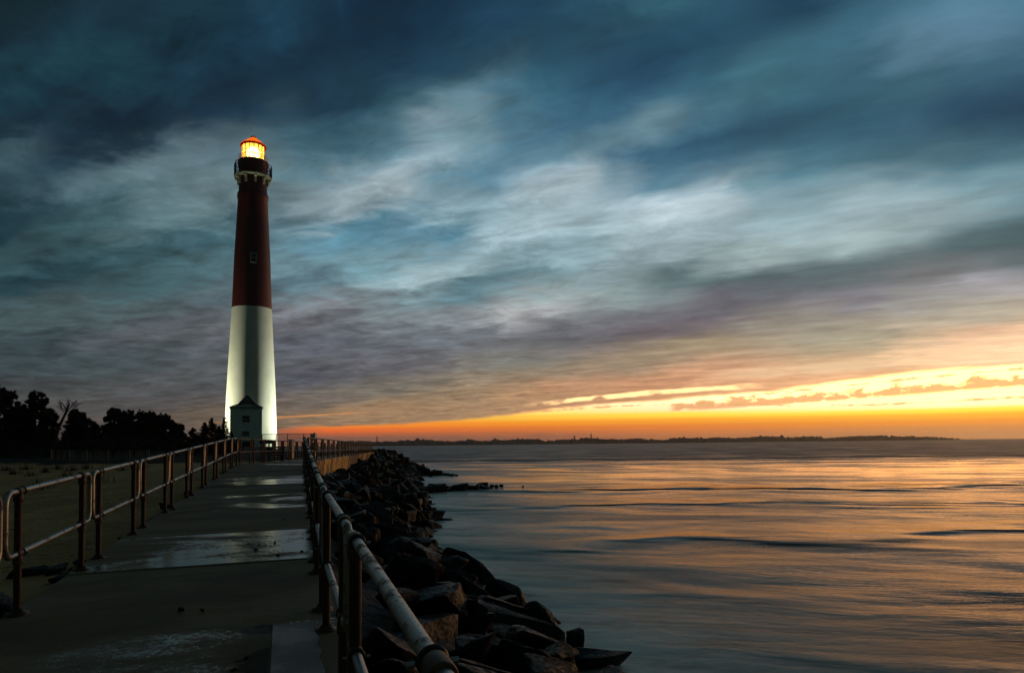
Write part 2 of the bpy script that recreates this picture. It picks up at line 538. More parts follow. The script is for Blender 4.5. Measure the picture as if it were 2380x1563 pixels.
def f_pipe(b, p, tc):
    v = tc.outputs['Object']
    n = b.noise(v, 14, 7, .7)
    big = b.noise(v, 3.0, 4, .6)
    rust = b.mapr(b.m('ADD', n, b.m('MULTIPLY', b.m('SUBTRACT', big, .5), .9)), .55, .66)
    spk = b.mapr(b.noise(v, 120, 3, .7), .56, .66)
    c = b.mix(b.m('MULTIPLY', spk, .8), (.36, .33, .30), (.09, .075, .065))
    c = b.mix(rust, c, (.16, .075, .035))
    b.link(c, p.inputs['Base Color'])
    b.link(b.mapr(rust, 0, 1, .85, .15), p.inputs['Metallic'])
    b.link(b.m('ADD', b.m('ADD', .34, b.m('MULTIPLY', rust, .35)), b.m('MULTIPLY', spk, .2)), p.inputs['Roughness'])
    bump(b, p, b.m('ADD', b.noise(v, 160, 4), b.m('MULTIPLY', n, 1.5)), .45, .003)


def f_post(b, p, tc):
    v = tc.outputs['Object']
    sx, sy, sz = b.sep(v)
    n = b.noise(b.xyz(sx, sy, b.m('MULTIPLY', sz, .35)), 16, 7, .7)
    c = b.ramp(n, [(.25, (.03, .015, .008)), (.48, (.045, .020, .009)), (.62, (.075, .034, .014)), (.75, (.05, .038, .03))])
    b.link(c, p.inputs['Base Color'])
    p.inputs['Metallic'].default_value = .35
    b.link(b.mapr(n, .3, .7, .4, .62), p.inputs['Roughness'])
    bump(b, p, b.noise(v, 90, 5), .5, .003)


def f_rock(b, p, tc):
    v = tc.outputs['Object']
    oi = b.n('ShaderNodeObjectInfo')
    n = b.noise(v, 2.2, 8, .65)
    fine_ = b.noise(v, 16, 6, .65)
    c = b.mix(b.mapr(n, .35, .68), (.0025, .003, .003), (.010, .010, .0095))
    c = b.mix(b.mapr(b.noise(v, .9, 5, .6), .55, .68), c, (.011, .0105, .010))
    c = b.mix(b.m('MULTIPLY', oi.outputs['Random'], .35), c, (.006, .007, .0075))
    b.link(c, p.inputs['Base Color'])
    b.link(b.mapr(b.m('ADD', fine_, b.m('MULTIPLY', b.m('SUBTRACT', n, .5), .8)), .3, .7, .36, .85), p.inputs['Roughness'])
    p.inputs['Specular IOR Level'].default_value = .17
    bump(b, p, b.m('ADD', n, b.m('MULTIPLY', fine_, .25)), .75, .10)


def f_ground(b, p, tc):
    v = tc.outputs['Object']
    at = b.n('ShaderNodeAttribute', attribute_name='scrub').outputs['Fac']
    n = b.noise(v, .55, 8, .65)
    f2 = b.noise(v, 6, 6, .65)
    sand = b.mix(b.mapr(n, .35, .66), (.46, .245, .095), (.62, .37, .16))
    sand = b.mix(b.mapr(f2, .56, .68), sand, (.09, .062, .036))
    scrub = b.mix(f2, (.006, .007, .005), (.02, .018, .011))
    k = b.mapr(b.m('ADD', at, b.m('MULTIPLY', b.m('SUBTRACT', n, .5), .9)), .42, .56)
    b.link(b.mix(k, sand, scrub), p.inputs['Base Color'])
    p.inputs['Roughness'].default_value = .9
    p.inputs['Specular IOR Level'].default_value = .2
    bump(b, p, b.m('ADD', b.noise(v, 3.0, 7, .7), f2), .9, .07)


def f_walk(b, p, tc):
    v = tc.outputs['Object']
    at = b.n('ShaderNodeAttribute', attribute_name='slab')
    wet, tone, pat = b.sep(at.outputs['Color'])
    uv = tc.outputs['UV']
    ux, uy, _ = b.sep(uv)                        # metres across (0 = right edge) and along
    n = b.noise(b.xyz(b.m('MULTIPLY', ux, .55), uy, 0.0), 1.1, 6, .62, .5)
    f2 = b.noise(v, 22, 6, .7)
    grain = b.noise(v, 150, 3, .7)
    c = b.mix(b.mapr(n, .35, .65), (.115, .080, .048), (.26, .195, .125))
    c = b.mix(b.mapr(f2, .52, .68), c, (.11, .088, .06))
    c = b.mix(b.mapr(b.noise(v, 60, 4, .7), .56, .66, 0.0, .7), c, (.26, .215, .155))
    c = b.mix(b.m('MULTIPLY', tone, .65), c, (.115, .095, .07))
    c = b.mix(b.mapr(b.noise(b.xyz(ux, uy, 4.0), .8, 5, .65), .55, .68, 0.0, .7), c, (.21, .115, .05))
    # wet film: lies in hollows, more of it on some slabs
    wl_ = b.m('MULTIPLY', wet, b.mapr(ux, -2.5, -1.5, .45, 1.0))
    w = b.mapr(b.m('ADD', b.m('MULTIPLY', wl_, .72), b.m('ADD', b.m('MULTIPLY', b.m('SUBTRACT', n, .5), 1.4), b.m('MULTIPLY', b.m('SUBTRACT', f2, .5), .7))), .30, .50)
    c = b.mix(b.m('MULTIPLY', w, .55), c, (.075, .058, .038))
    # tyre-like oil stains beside the patch of the nearest slab
    def spot(cx, cy, rx, ry, seed):
        q = b.xyz(b.m('DIVIDE', b.m('SUBTRACT', ux, cx), rx), b.m('DIVIDE', b.m('SUBTRACT', uy, cy), ry), 0.0)
        ln = b.vm('LENGTH', q)
        return b.mapr(b.m('ADD', ln, b.m('MULTIPLY', b.m('SUBTRACT', b.noise(b.xyz(ux, b.m('MULTIPLY', uy, 1.6), seed), 7.0, 5, .6, .5), .5), 1.5)), .75, 1.02, 1.0, 0.0)
    st = b.m('MAXIMUM', spot(-.50, 5.75, .24, .17, 1.0), spot(-.46, 4.90, .20, .34, 2.0))
    st = b.m('MULTIPLY', st, b.mapr(ux, -.445, -.425, 1.0, 0.0))
    c = b.mix(st, c, (.012, .010, .008))
    b.link(c, p.inputs['Base Color'])
    rgh = b.m('SUBTRACT', b.m('ADD', .74, b.m('MULTIPLY', grain, .12)), b.m('MULTIPLY', w, .63))
    b.link(b.m('MAXIMUM', rgh, b.m('MULTIPLY', st, .6)), p.inputs['Roughness'])
    p.inputs['Specular IOR Level'].default_value = .5
    p.inputs['Specular Tint'].default_value = (1.0, .80, .54, 1)
    h = b.m('MULTIPLY', b.m('ADD', b.m('MULTIPLY', f2, .6), b.m('MULTIPLY', grain, .35)), b.m('SUBTRACT', 1.0, b.m('MULTIPLY', w, .95)))
    h = b.m('ADD', h, b.m('MULTIPLY', b.noise(b.xyz(b.m('MULTIPLY', ux, .5), uy, 1.0), 3.0, 3), .8))
    bump(b, p, h, .35, .02)


def f_patch(b, p, tc):
    v = tc.outputs['Object']
    n = b.noise(v, 2.5, 6, .6)
    g = b.noise(v, 70, 4, .7)
    c = b.mix(b.mapr(n, .35, .65), (.085, .083, .078), (.15, .147, .14))
    c = b.mix(b.mapr(g, .55, .7), c, (.12, .115, .105))
    b.link(c, p.inputs['Base Color'])
    b.link(b.mapr(n, .4, .62, .30, .55), p.inputs['Roughness'])
    bump(b, p, b.m('ADD', g, n), .35, .012)


def f_water(b, p, tc):
    g = b.n('ShaderNodeNewGeometry').outputs['Position']
    x, y, _ = b.sep(g)
    foam = b.n('ShaderNodeAttribute', attribute_name='foam').outputs['Fac']
    # smeared swell: crests run across the view and turn with the current
    ang = R(-14)
    u = b.m('ADD', b.m('MULTIPLY', x, math.cos(ang)), b.m('MULTIPLY', y, math.sin(ang)))
    w = b.m('SUBTRACT', b.m('MULTIPLY', y, math.cos(ang)), b.m('MULTIPLY', x, math.sin(ang)))
    wob = b.m('SUBTRACT', b.noise(b.xyz(b.m('MULTIPLY', x, .05), b.m('MULTIPLY', y, .06), 0.0), 1.0, 3), .5)
    w = b.m('ADD', w, b.m('MULTIPLY', wob, 6.0))
    big = b.noise(b.xyz(b.m('MULTIPLY', u, .12), b.m('MULTIPLY', w, .22), 0.0), 1.0, 2, .5, .3)
    mid = b.noise(b.xyz(b.m('MULTIPLY', u, .38), b.m('MULTIPLY', w, 1.05), 3.0), 1.0, 6, .68, .2)
    fin = b.noise(b.xyz(b.m('MULTIPLY', u, .9), b.m('MULTIPLY', w, 4.2), 6.0), 1.0, 5, .65, .1)
    yw = b.m('ADD', y, b.m('MULTIPLY', wob, 26.0))
    far = b.mapr(b.m('ADD', y, b.m('MULTIPLY', wob, 60.0)), 95, 175)
    h = b.m('ADD', b.m('ADD', b.m('MULTIPLY', big, .75), b.m('MULTIPLY', mid, .095)), b.m('MULTIPLY', fin, .010))
    amp = b.curve(b.m('DIVIDE', yw, 120.0, clamp=True), [(0, .50), (.12, .52), (.22, .54), (.36, .46), (.5, .22), (.7, .16), (.9, .18), (1, .22)])
    amp = b.m('ADD', amp, b.m('MULTIPLY', far, 1.1))
    fp = b.mapr(b.noise(b.xyz(b.m('MULTIPLY', x, .006), b.m('MULTIPLY', y, .016), 2.0), 1.0, 4, .6, .6), .35, .65, .35, 1.5)
    amp = b.m('MULTIPLY', amp, b.m('ADD', b.m('SUBTRACT', 1.0, far), b.m('MULTIPLY', far, fp)))
    h = b.m('MULTIPLY', h, amp)
    # a few long swells standing across the inlet
    def swell(y0, width, height, k):
        q = b.m('DIVIDE', b.m('SUBTRACT', b.m('ADD', y, b.m('ADD', b.m('MULTIPLY', wob, k), b.m('MULTIPLY', big, k * .5))), y0), width)
        return b.m('MULTIPLY', b.m('POWER', 2.718, b.m('MULTIPLY', b.m('MULTIPLY', q, q), -1.0)), height)
    for a_ in ((165, 12.0, 5.0, 24.0), (124, 4.0, .35, 24.0), (59, 2.4, .70, 16.0), (46, 1.8, .26, 18.0), (30, 1.5, .18, 16.0)):
        h = b.m('ADD', h, swell(*a_))
    bp = b.n('ShaderNodeBump')
    bp.inputs['Strength'].default_value = 1.0
    bp.inputs['Distance'].default_value = 1.0
    b.link(h, bp.inputs['Height'])
    b.link(bp.outputs[0], p.inputs['Normal'])
    patch = b.mapr(b.noise(b.xyz(b.m('MULTIPLY', u, .06), b.m('MULTIPLY', w, .14), 8.0), 1.0, 5, .6, .6), .38, .62)
    rgh = b.m('ADD', b.m('ADD', b.m('ADD', .06, b.m('MULTIPLY', patch, .20)), b.mapr(y, 50, 18, 0.0, .05)), b.m('MULTIPLY', far, .24))
    b.link(b.m('ADD', rgh, b.m('MULTIPLY', foam, .25)), p.inputs['Roughness'])
    c = b.mix(b.m('MULTIPLY', foam, b.mapr(mid, .15, .6)), (.006, .011, .012), (.80, .92, .92))
    b.link(c, p.inputs['Base Color'])
    p.inputs['IOR'].default_value = 1.12


M = {}
M['pipe'] = mat('worn_galvanised_pipe', f_pipe)
M['post'] = mat('rusty_post', f_post)
M['clamp'] = simple('rusty_clamp', (.05, .025, .014), (.15, .075, .035), 30, .55, .4, .5, .003)
M['bolt'] = simple('bolt_steel', (.3, .3, .3), (.42, .42, .42), 40, .35, .9, 0)
M['rock'] = mat('wet_dark_rock', f_rock)
M['ground'] = mat('sand_and_scrub', f_ground)
M['walk'] = mat('worn_concrete_slab', f_walk)
M['patch'] = mat('concrete_patch', f_patch)
M['water'] = mat('sea_water', f_water)
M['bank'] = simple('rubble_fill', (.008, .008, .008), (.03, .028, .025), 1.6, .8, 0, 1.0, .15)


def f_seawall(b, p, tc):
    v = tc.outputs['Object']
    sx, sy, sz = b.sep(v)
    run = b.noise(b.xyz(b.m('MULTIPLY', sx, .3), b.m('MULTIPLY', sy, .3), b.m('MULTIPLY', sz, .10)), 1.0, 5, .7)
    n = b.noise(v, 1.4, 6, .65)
    c = b.mix(b.mapr(run, .46, .56), (.16, .085, .03), (.95, .50, .09))  # bright orange patches carry the sunset light along with the rust streaks
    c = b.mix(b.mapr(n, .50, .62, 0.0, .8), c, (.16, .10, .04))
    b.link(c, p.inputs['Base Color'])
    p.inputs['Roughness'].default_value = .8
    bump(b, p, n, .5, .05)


M['seawall'] = mat('rusty_sunset_seawall', f_seawall)


def f_white(b, p, tc):
    v = tc.outputs['Object']
    n = b.noise(v, .5, 7, .65)
    sx, sy, sz = b.sep(v)
    run = b.noise(b.xyz(sx, sy, b.m('MULTIPLY', sz, .06)), 1.6, 5, .65)
    c = b.mix(b.mapr(n, .4, .7), (.78, .79, .72), (.69, .70, .63))
    c = b.mix(b.mapr(run, .56, .74, 0.0, .35), c, (.5, .5, .43))
    b.link(c, p.inputs['Base Color'])
    p.inputs['Roughness'].default_value = .6
    bump(b, p, b.noise(b.xyz(b.m('MULTIPLY', sx, 1.0), sy, b.m('MULTIPLY', sz, 3.0)), 3.0, 4), .25, .03)


def f_red(b, p, tc):
    v = tc.outputs['Object']
    sx, sy, sz = b.sep(v)
    run = b.noise(b.xyz(sx, sy, b.m('MULTIPLY', sz, .07)), 1.5, 5, .65)
    n = b.noise(v, .7, 6, .65)
    c = b.mix(b.mapr(run, .4, .65), (.105, .006, .005), (.075, .005, .004))
    c = b.mix(b.mapr(n, .55, .7, 0.0, .5), c, (.05, .008, .006))
    b.link(c, p.inputs['Base Color'])
    p.inputs['Roughness'].default_value = .55
    bump(b, p, b.noise(b.xyz(sx, sy, b.m('MULTIPLY', sz, 3.0)), 3.0, 4), .25, .03)


M['white'] = mat('tower_white_paint', f_white)
M['red'] = mat('tower_red_paint', f_red)
M['roofred'] = simple('lantern_red_paint', (.50, .07, .025), (.40, .05, .02), 3, .45, 0, .1)
M['redwatch'] = simple('watch_room_red', (.30, .028, .012), (.22, .02, .010), 3, .5, 0, .1)
M['blackiron'] = simple('black_iron', (.012, .012, .014), (.03, .028, .028), 6, .5, .3, .2)


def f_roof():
    m_ = bpy.data.materials.new('red_roof_added_glow')
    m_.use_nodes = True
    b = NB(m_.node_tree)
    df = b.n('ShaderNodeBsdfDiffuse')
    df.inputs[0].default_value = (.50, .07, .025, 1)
    tl = b.n('ShaderNodeBsdfTranslucent')  # added translucency imitates the lamp's bloom on a solid roof
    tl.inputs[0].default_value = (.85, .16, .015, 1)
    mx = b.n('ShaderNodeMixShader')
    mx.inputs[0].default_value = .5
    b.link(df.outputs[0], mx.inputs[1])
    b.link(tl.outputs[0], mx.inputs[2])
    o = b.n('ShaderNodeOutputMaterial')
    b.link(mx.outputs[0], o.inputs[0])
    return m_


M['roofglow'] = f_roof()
M['cream'] = simple('bracket_cream_paint', (.66, .65, .48), (.56, .55, .41), 3, .6, 0, .2)
M['wallgreen'] = simple('house_white_clapboard', (.68, .80, .77), (.58, .70, .67), 2.2, .65, 0, .2)
M['shingle'] = simple('roof_shingle', (.035, .045, .045), (.02, .028, .03), 5, .8, 0, .5, .02)
M['darkglass'] = simple('dark_window_glass', (.008, .011, .012), (.012, .016, .018), 3, .12, 0, 0)
M['sash'] = simple('window_sash_paint', (.50, .52, .49), (.42, .44, .42), 8, .5, 0, 0)
M['leaf'] = simple('dark_needles', (.012, .018, .010), (.028, .036, .018), 1.5, .85, 0, 0, spec=.15)
M['bark'] = simple('bark', (.02, .016, .012), (.045, .035, .026), 6, .9, 0, .5, .02, spec=.2)
M['farleaf'] = simple('far_trees', (.025, .022, .016), (.05, .042, .028), .05, .95, 0, 0, spec=.05)
M['fence'] = simple('grey_slats', (.13, .115, .095), (.21, .19, .16), 7, .8, 0, .2)
M['steel'] = simple('galvanised_steel', (.22, .22, .2), (.3, .3, .28), 12, .45, .6, 0)
M['signwood'] = simple('dark_stained_wood', (.012, .011, .012), (.028, .024, .022), 8, .6, 0, .3)
M['greybox'] = simple('grey_enamel', (.30, .32, .33), (.24, .255, .265), 5, .5, 0, .1)
M['paleenamel'] = simple('pale_enamel', (.62, .66, .62), (.54, .58, .55), 5, .5, 0, .1)


def emit(name, col, st):
    m_ = bpy.data.materials.new(name)
    m_.use_nodes = True
    b = NB(m_.node_tree)
    e = b.n('ShaderNodeEmission')
    e.inputs[0].default_value = tuple(col) + (1,)
    e.inputs[1].default_value = st
    o = b.n('ShaderNodeOutputMaterial')
    b.link(e.outputs[0], o.inputs[0])
    return m_


M['lens'] = emit('lit_lens', (1.0, .82, .45), 13.0)
M['floodface'] = emit('lit_floodlight', (1.0, .97, .80), 14.0)


def pane_mat():
    m_ = bpy.data.materials.new('amber_lit_glass')
    m_.use_nodes = True
    b = NB(m_.node_tree)
    tr = b.n('ShaderNodeBsdfTransparent')
    tr.inputs[0].default_value = (1, .86, .5, 1)
    tl = b.n('ShaderNodeBsdfTranslucent')
    tl.inputs[0].default_value = (1.0, .66, .14, 1)
    mx = b.n('ShaderNodeMixShader')
    mx.inputs[0].default_value = .55
    b.link(tr.outputs[0], mx.inputs[1])
    b.link(tl.outputs[0], mx.inputs[2])
    o = b.n('ShaderNodeOutputMaterial')
    b.link(mx.outputs[0], o.inputs[0])
    return m_


M['pane'] = pane_mat()

# ------------------------------------------------------------------ walkway axes
RE0 = onwalk(760, 1437)                               # right edge of the first leg
LEN_DIR = Vector((-.315, 1, 0)).normalized()
SL = .035
# left posts measured on the picture -> line of the left railing
LP = [onwalk(x, y) for x, y in ((40, 1425), (190, 1325), (400, 1178), (480, 1125))]


def wz(Y):
    """walkway level"""
    if Y < 26.5:
        return 2.0 + SL * Y
    return max(2.0 + SL * 26.5 - .004 * (Y - 26.5), 2.5)


def lineL(Y):
    return LP[0].x + (LP[3].x - LP[0].x) * (Y - LP[0].y) / (LP[3].y - LP[0].y)


TURN_L = onwalk(566, 1076)
WID = None
for q in LP:
    print('left post', tuple(round(c, 2) for c in q))
print('right edge', tuple(round(c, 2) for c in RE0), 'turnL', tuple(round(c, 2) for c in TURN_L))
# unit vectors of leg one and leg two
dL = Vector((LP[3].x - LP[0].x, LP[3].y - LP[0].y, 0)).normalized()
nL = Vector((dL.y, -dL.x, 0))                          # to the right
TL = Vector((lineL(TURN_L.y), TURN_L.y, 0))
W1 = 2.73
print('width', W1, 'dir', dL)
FARR = atY(866, 1046, 85)                              # far end of the sea wall
FARR.z = 0
d2 = None
TR = TL + nL * W1 - dL * 1.6                           # inner corner (first guess, then leg two direction)
d2 = (FARR - TR).normalized()
n2v = Vector((d2.y, -d2.x, 0))
print('TR', TR, 'FARR', FARR, 'd2', d2)
FARL = FARR - n2v * (W1 + .1)


def P1(s, c):
    """point of leg one: s metres along from the first left post, c metres right of the left edge"""
    q = Vector((LP[0].x, LP[0].y, 0)) + dL * s + nL * c
    return q


# ------------------------------------------------------------------ walkway (structure)
def build_walkway():
    L1 = (TL - Vector((LP[0].x, LP[0].y, 0))).length
    mb_v, mb_f, cols, uvs = [], [], [], []
    wets = {}
    # slab joints measured at the right edge
    js = [(Vector((onwalk(xx, yy).x, onwalk(xx, yy).y, 0)) - Vector((LP[0].x, LP[0].y, 0))).dot(dL) for xx, yy in ((760, 1436), (722, 1296), (712, 1228), (706, 1177))]
    print('joints', js)
    pitch = (js[3] - js[0]) / 3
    s = js[0]
    edges = [s]
    while s > -9:
        s -= pitch
        edges.insert(0, s)
    s = js[0]
    edges += js[1:4]
    s = js[3]
    while s < L1 - 1.0:
        s += pitch * 1.0
        edges.append(s)
    spec = {0: (.12, .35), 1: (.72, .0), 2: (.15, .3), 3: (.55, .1), 4: (.15, .5), 5: (.7, .1), 6: (.2, .5)}
    i0 = edges.index(js[0])
    bm = bmesh.new()
    cl = bm.loops.layers.float_color.new('slab')
    uvl = bm.loops.layers.uv.new('UVMap')

    def slab(c4, wet, tone, z0s, dz, th=.35, orient=None, bev=.020):
        """a slab with a fine bevel: c4 plan corners, anticlockwise, z0s their levels"""
        ctr = sum(c4, Vector()) / 4
        top_in, top, bot = [], [], []
        for q, z in zip(c4, z0s):
            dirc = (ctr - q).normalized()
            top_in.append(bm.verts.new((q.x + dirc.x * bev, q.y + dirc.y * bev, z + dz)))
            top.append(bm.verts.new((q.x, q.y, z + dz - bev)))
            bot.append(bm.verts.new((q.x, q.y, z - th)))
        fs = [bm.faces.new(top_in)]
        for k in range(4):
            j = (k + 1) % 4
            fs.append(bm.faces.new((top[k], top[j], top_in[j], top_in[k])))
            fs.append(bm.faces.new((bot[k], bot[j], top[j], top[k])))
        for f in fs:
            for lp in f.loops:
                lp[cl] = (wet, tone, 0, 1)
                q = lp.vert.co
                rel = Vector((q.x, q.y, 0)) - Vector((RE0.x, RE0.y, 0))
                lp[uvl].uv = (rel.dot(nL), rel.dot(dL) + 5.9)
    rnd = random.Random(3)
    for i in range(len(edges) - 1):
        a, e = edges[i] + .009, edges[i + 1] - .009
        k = i - i0
        wet, tone = spec.get(k, (rnd.choice((.1, .2, .7)), rnd.uniform(0, .5)))
        if k == -1:
            wet, tone = .50, .0
        c4 = [P1(a, -.10), P1(a, W1 + .06), P1(e, W1 + .06), P1(e, -.10)]
        if e > L1 - 1.2:
            break
        slab(c4, wet, tone, [wz(q.y) for q in c4], rnd.uniform(-.011, .011))
    # corner piece and leg two
    last = edges[min(i, len(edges) - 1)] + .006
    A = P1(last, -.10)
    B = P1(last, W1 + .06)
    C2, D2 = TR + n2v * .12, TL - nL * .10 + dL * .15
    bmz = [wz(q.y) for q in (A, B, C2, D2)]
    if (C2 - B).length > .3:
        slab([A, B, C2, D2], .2, .3, bmz, 0)
    L2 = (FARR - TR).length
    nseg = int(L2 / 2.6)
    for i in range(nseg):
        f0, f1 = i / nseg, (i + 1) / nseg
        q0 = C2.lerp(FARR + n2v * .12, f0) + d2 * .008
        q1 = C2.lerp(FARR + n2v * .12, f1) - d2 * .008
        p0 = D2.lerp(FARL - n2v * .1, f0) + d2 * .008
        p1 = D2.lerp(FARL - n2v * .1, f1) - d2 * .008
        c4 = [p0, q0, q1, p1]
        slab(c4, rnd.uniform(.1, .6), rnd.uniform(0, .5), [wz(q.y) for q in c4], rnd.uniform(-.004, .004))
    me = bpy.data.meshes.new('walkway')
    bm.to_mesh(me)
    bm.free()
    me.materials.append(M['walk'])
    o = bpy.data.objects.new('walkway', me)
    COL.objects.link(o)
    tag(o, kind='structure')
    # grey repair patch of the nearest slab
    mb = MB()
    s1 = js[0] - .14
    c4 = [P1(-3.0, 2.25), P1(-3.0, 2.60), P1(-1.19, 2.57), P1(-1.15, 2.21)]
    nx, ny = 8, 12
    vs, fs = [], []
    for jj in range(ny + 1):
        for ii in range(nx + 1):
            u, v = ii / nx, jj / ny
            q = c4[0].lerp(c4[1], u).lerp(c4[3].lerp(c4[2], u), v)
            if 0 < ii < nx or jj == ny:
                pass
            if ii == nx:
                q = q + nL * random.uniform(-.03, .02)
            vs.append((q.x, q.y, wz(q.y) + .011))
    for jj in range(ny):
        for ii in range(nx):
            a = jj * (nx + 1) + ii
            fs.append((a, a + 1, a + nx + 2, a + nx + 1))
    mb.add(vs, fs)
    po = mb.build('concrete_patch', M['patch'], o)
    return o, js


walk, joints = build_walkway()

# sea wall under leg two: a thing, rust-streaked, with sunset light put into its orange colour
mb = MB()
nW = 30
A_, B_ = TR + n2v * .14 - d2 * .3, FARR + n2v * .14 + d2 * .4
vs, fs = [], []
for i in range(nW + 1):
    q = A_.lerp(B_, i / nW)
    z = wz(q.y)
    o_ = [(0.0, -1.8), (.0, -.10), (.05, -.10), (.05, .10), (.0, .14), (-.22, .14), (-.22, -1.8)]
    for a, h in o_:
        p_ = q + n2v * a
        vs.append((p_.x, p_.y, z + h))
for i in range(nW):
    for k in range(6):
        fs.append((i * 7 + k, i * 7 + k + 1, (i + 1) * 7 + k + 1, (i + 1) * 7 + k))
mb.add(vs, fs)
mb.add(vs[-7:], [tuple(range(7))])
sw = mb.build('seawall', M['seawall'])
tag(sw, 'low concrete sea wall, rust-streaked and coloured with sunset light, under the distant stretch of railing', 'sea wall')

# ------------------------------------------------------------------ ground, embankment, sea
PAIRS = [((P1(-14, W1)), (6.5, -8)), ((P1(-7.5, W1)), (4.8, 0)), ((P1(-3, W1)), (3.3, 5.2)), ((P1(0, W1)), (2.35, 9.4)), ((P1(4, W1)), (1.4, 12.6)),
         ((P1(9, W1)), (.1, 16.8)), ((P1(14, W1)), (-1.8, 22.6)), ((P1(19, W1)), (-2.8, 26.5)), (TR, (-3.1, 33)), (TR + d2 * 8, (-4.3, 39)),
         (TR + d2 * 18, (-5.4, 48)), (TR + d2 * 28, (-7.2, 57)), (TR + d2 * 38, (-8.8, 66)), (TR + d2 * 48, (-9.6, 75)),
         (FARR, (-10.2, 86)), (FARR + d2 * 8 + n2v * 1.0, (-12, 97)), (FARR + d2 * 18 - n2v * 1, (-17, 108)), (FARR + d2 * 40 - n2v * 10, (-31, 128)), (Vector((-70, 170, 0)), (-66, 174)), (Vector((-160, 320, 0)), (-155, 325))]
PAIRS = [(Vector((a.x, a.y, 0)), Vector((b_[0], b_[1], 0))) for a, b_ in PAIRS]


def pair_at(t):
    t = min(max(t, 0), len(PAIRS) - 1.0001)
    i = int(t)
    f = t - i
    return PAIRS[i][0].lerp(PAIRS[i + 1][0], f), PAIRS[i][1].lerp(PAIRS[i + 1][1], f)


def bank_z(t, u):
    a, b_ = pair_at(t)
    if a.y < 27:
        top = wz(a.y) - .55
    elif a.y < 86:
        top = wz(a.y) - .95
    else:
        top = 2.35 if a.y < 120 else 1.8
    k = u ** 1.15
    return top * (1 - k) + (-.55) * k + .30 * math.sin(math.pi * min(u, 1)) * .6


mb = MB()
nt, nu = 190, 14
vs, fs = [], []
for i in range(nt + 1):
    t = i / nt * (len(PAIRS) - 1.001)
    a, b_ = pair_at(t)
    for j in range(nu + 1):
        u = j / nu * 1.25
        q = a.lerp(b_, u)
        z = bank_z(t, u) - (.25 if j else 0) + .25 * mnoise.noise(Vector((q.x * .8, q.y * .8, 1)))
        vs.append((q.x, q.y, z))
for i in range(nt):
    for j in range(nu):
        a = i * (nu + 1) + j
        fs.append((a, a + 1, a + nu + 2, a + nu + 1))
mb.add(vs, fs, 0, True)
tag(mb.build('embankment', M['bank']), kind='structure')

# ground left of the walkway, sand near, dark scrub beyond
ws = [0, .6, 1.4, W1 - .35, W1 - .02, W1 + .12, W1 + .5, W1 + 1, W1 + 2] + [W1 + 2 + 1.1 * k ** 1.28 for k in range(1, 52)]
rows = 230
vs, fs, att = [], [], []
for i in range(rows + 1):
    t = i / rows * (len(PAIRS) - 1.001)
    a, b_ = pair_at(t)
    for w in ws:
        q = a + Vector((-1, 0.0, 0)) * w * (1.0 if a.y > 27 else 1.0 / nL.x)
        zl = 2.0 + SL * min(a.y, 27) - .10
        if a.y > 27:
            zl = 2.83 - .005 * (a.y - 27)
        if w < W1 - .2:
            z = zl - .5
        else:
            k = min(1, (w - W1) / 14.0)
            far_z = 2.05 + .010 * min(q.y, 120) + .9 * max(0, min(1, (q.y - 40) / 25)) * min(1, max(0, (w - 6) / 20))
            z = (zl - .03) * (1 - k) + far_z * k + (.10 * mnoise.noise(Vector((q.x * .35, q.y * .35, 0))) + .035 * mnoise.noise(Vector((q.x * 1.7, q.y * 1.7, 5)))) * min(1, max(0, (w - W1) / 1.0) + .15)
        vs.append((q.x, q.y, z))
        sc = min(1, max(0, (q.y - 38) / 16))
        att.append(sc)
nw = len(ws)
for i in range(rows):
    for j in range(nw - 1):
        a = i * nw + j
        fs.append((a, a + nw, a + nw + 1, a + 1))
mb = MB()
mb.add(vs, [f[::-1] for f in fs], 0, True)
gr = mb.build('ground', M['ground'])
at_ = gr.data.attributes.new('scrub', 'FLOAT', 'POINT')
at_.data.foreach_set('value', att)
tag(gr, kind='structure')


def ground_z(x, y):
    ok, loc, nrm, idx = gr.ray_cast(Vector((x, y, 50)), Vector((0, 0, -1)))
    return loc.z if ok else 2.5


# sea: one sheet to the horizon, finer near the rocks (carries a shore-foam attribute)
SHORE = [pair_at(k * .1)[1] for k in range(int((len(PAIRS) - 1) * 10))]


def shore_d(x, y):
    return min((x - s.x) ** 2 + (y - s.y) ** 2 for s in SHORE) ** .5


xs = [-6000, -2500, -1000, -400, -150, -60] + [-30 + k * .8 for k in range(62)] + [22, 26, 32, 42, 60, 100, 200, 500, 1400, 3000, 6000]
ys = [-60, -20, -5] + [k * .8 for k in range(1, 76)] + [64, 68, 74, 80, 86, 92, 100, 110, 130, 160, 200, 300, 500, 900, 1800, 3500, 6500]
vs, fs, att = [], [], []
for y in ys:
    for x in xs:
        vs.append((x, y, 0))
        dd = shore_d(x, y) if (-40 < x < 30 and -10 < y < 130) else 99
        att.append(max(0, 1 - dd / 11.0) ** 1.9)
for i in range(len(ys) - 1):
    for j in range(len(xs) - 1):
        a = i * len(xs) + j
        fs.append((a, a + 1, a + len(xs) + 1, a + len(xs)))
mb = MB()
mb.add(vs, fs, 0, True)
sea = mb.build('water', M['water'])
a_ = sea.data.attributes.new('foam', 'FLOAT', 'POINT')
a_.data.foreach_set('value', att)
tag(sea, kind='structure')


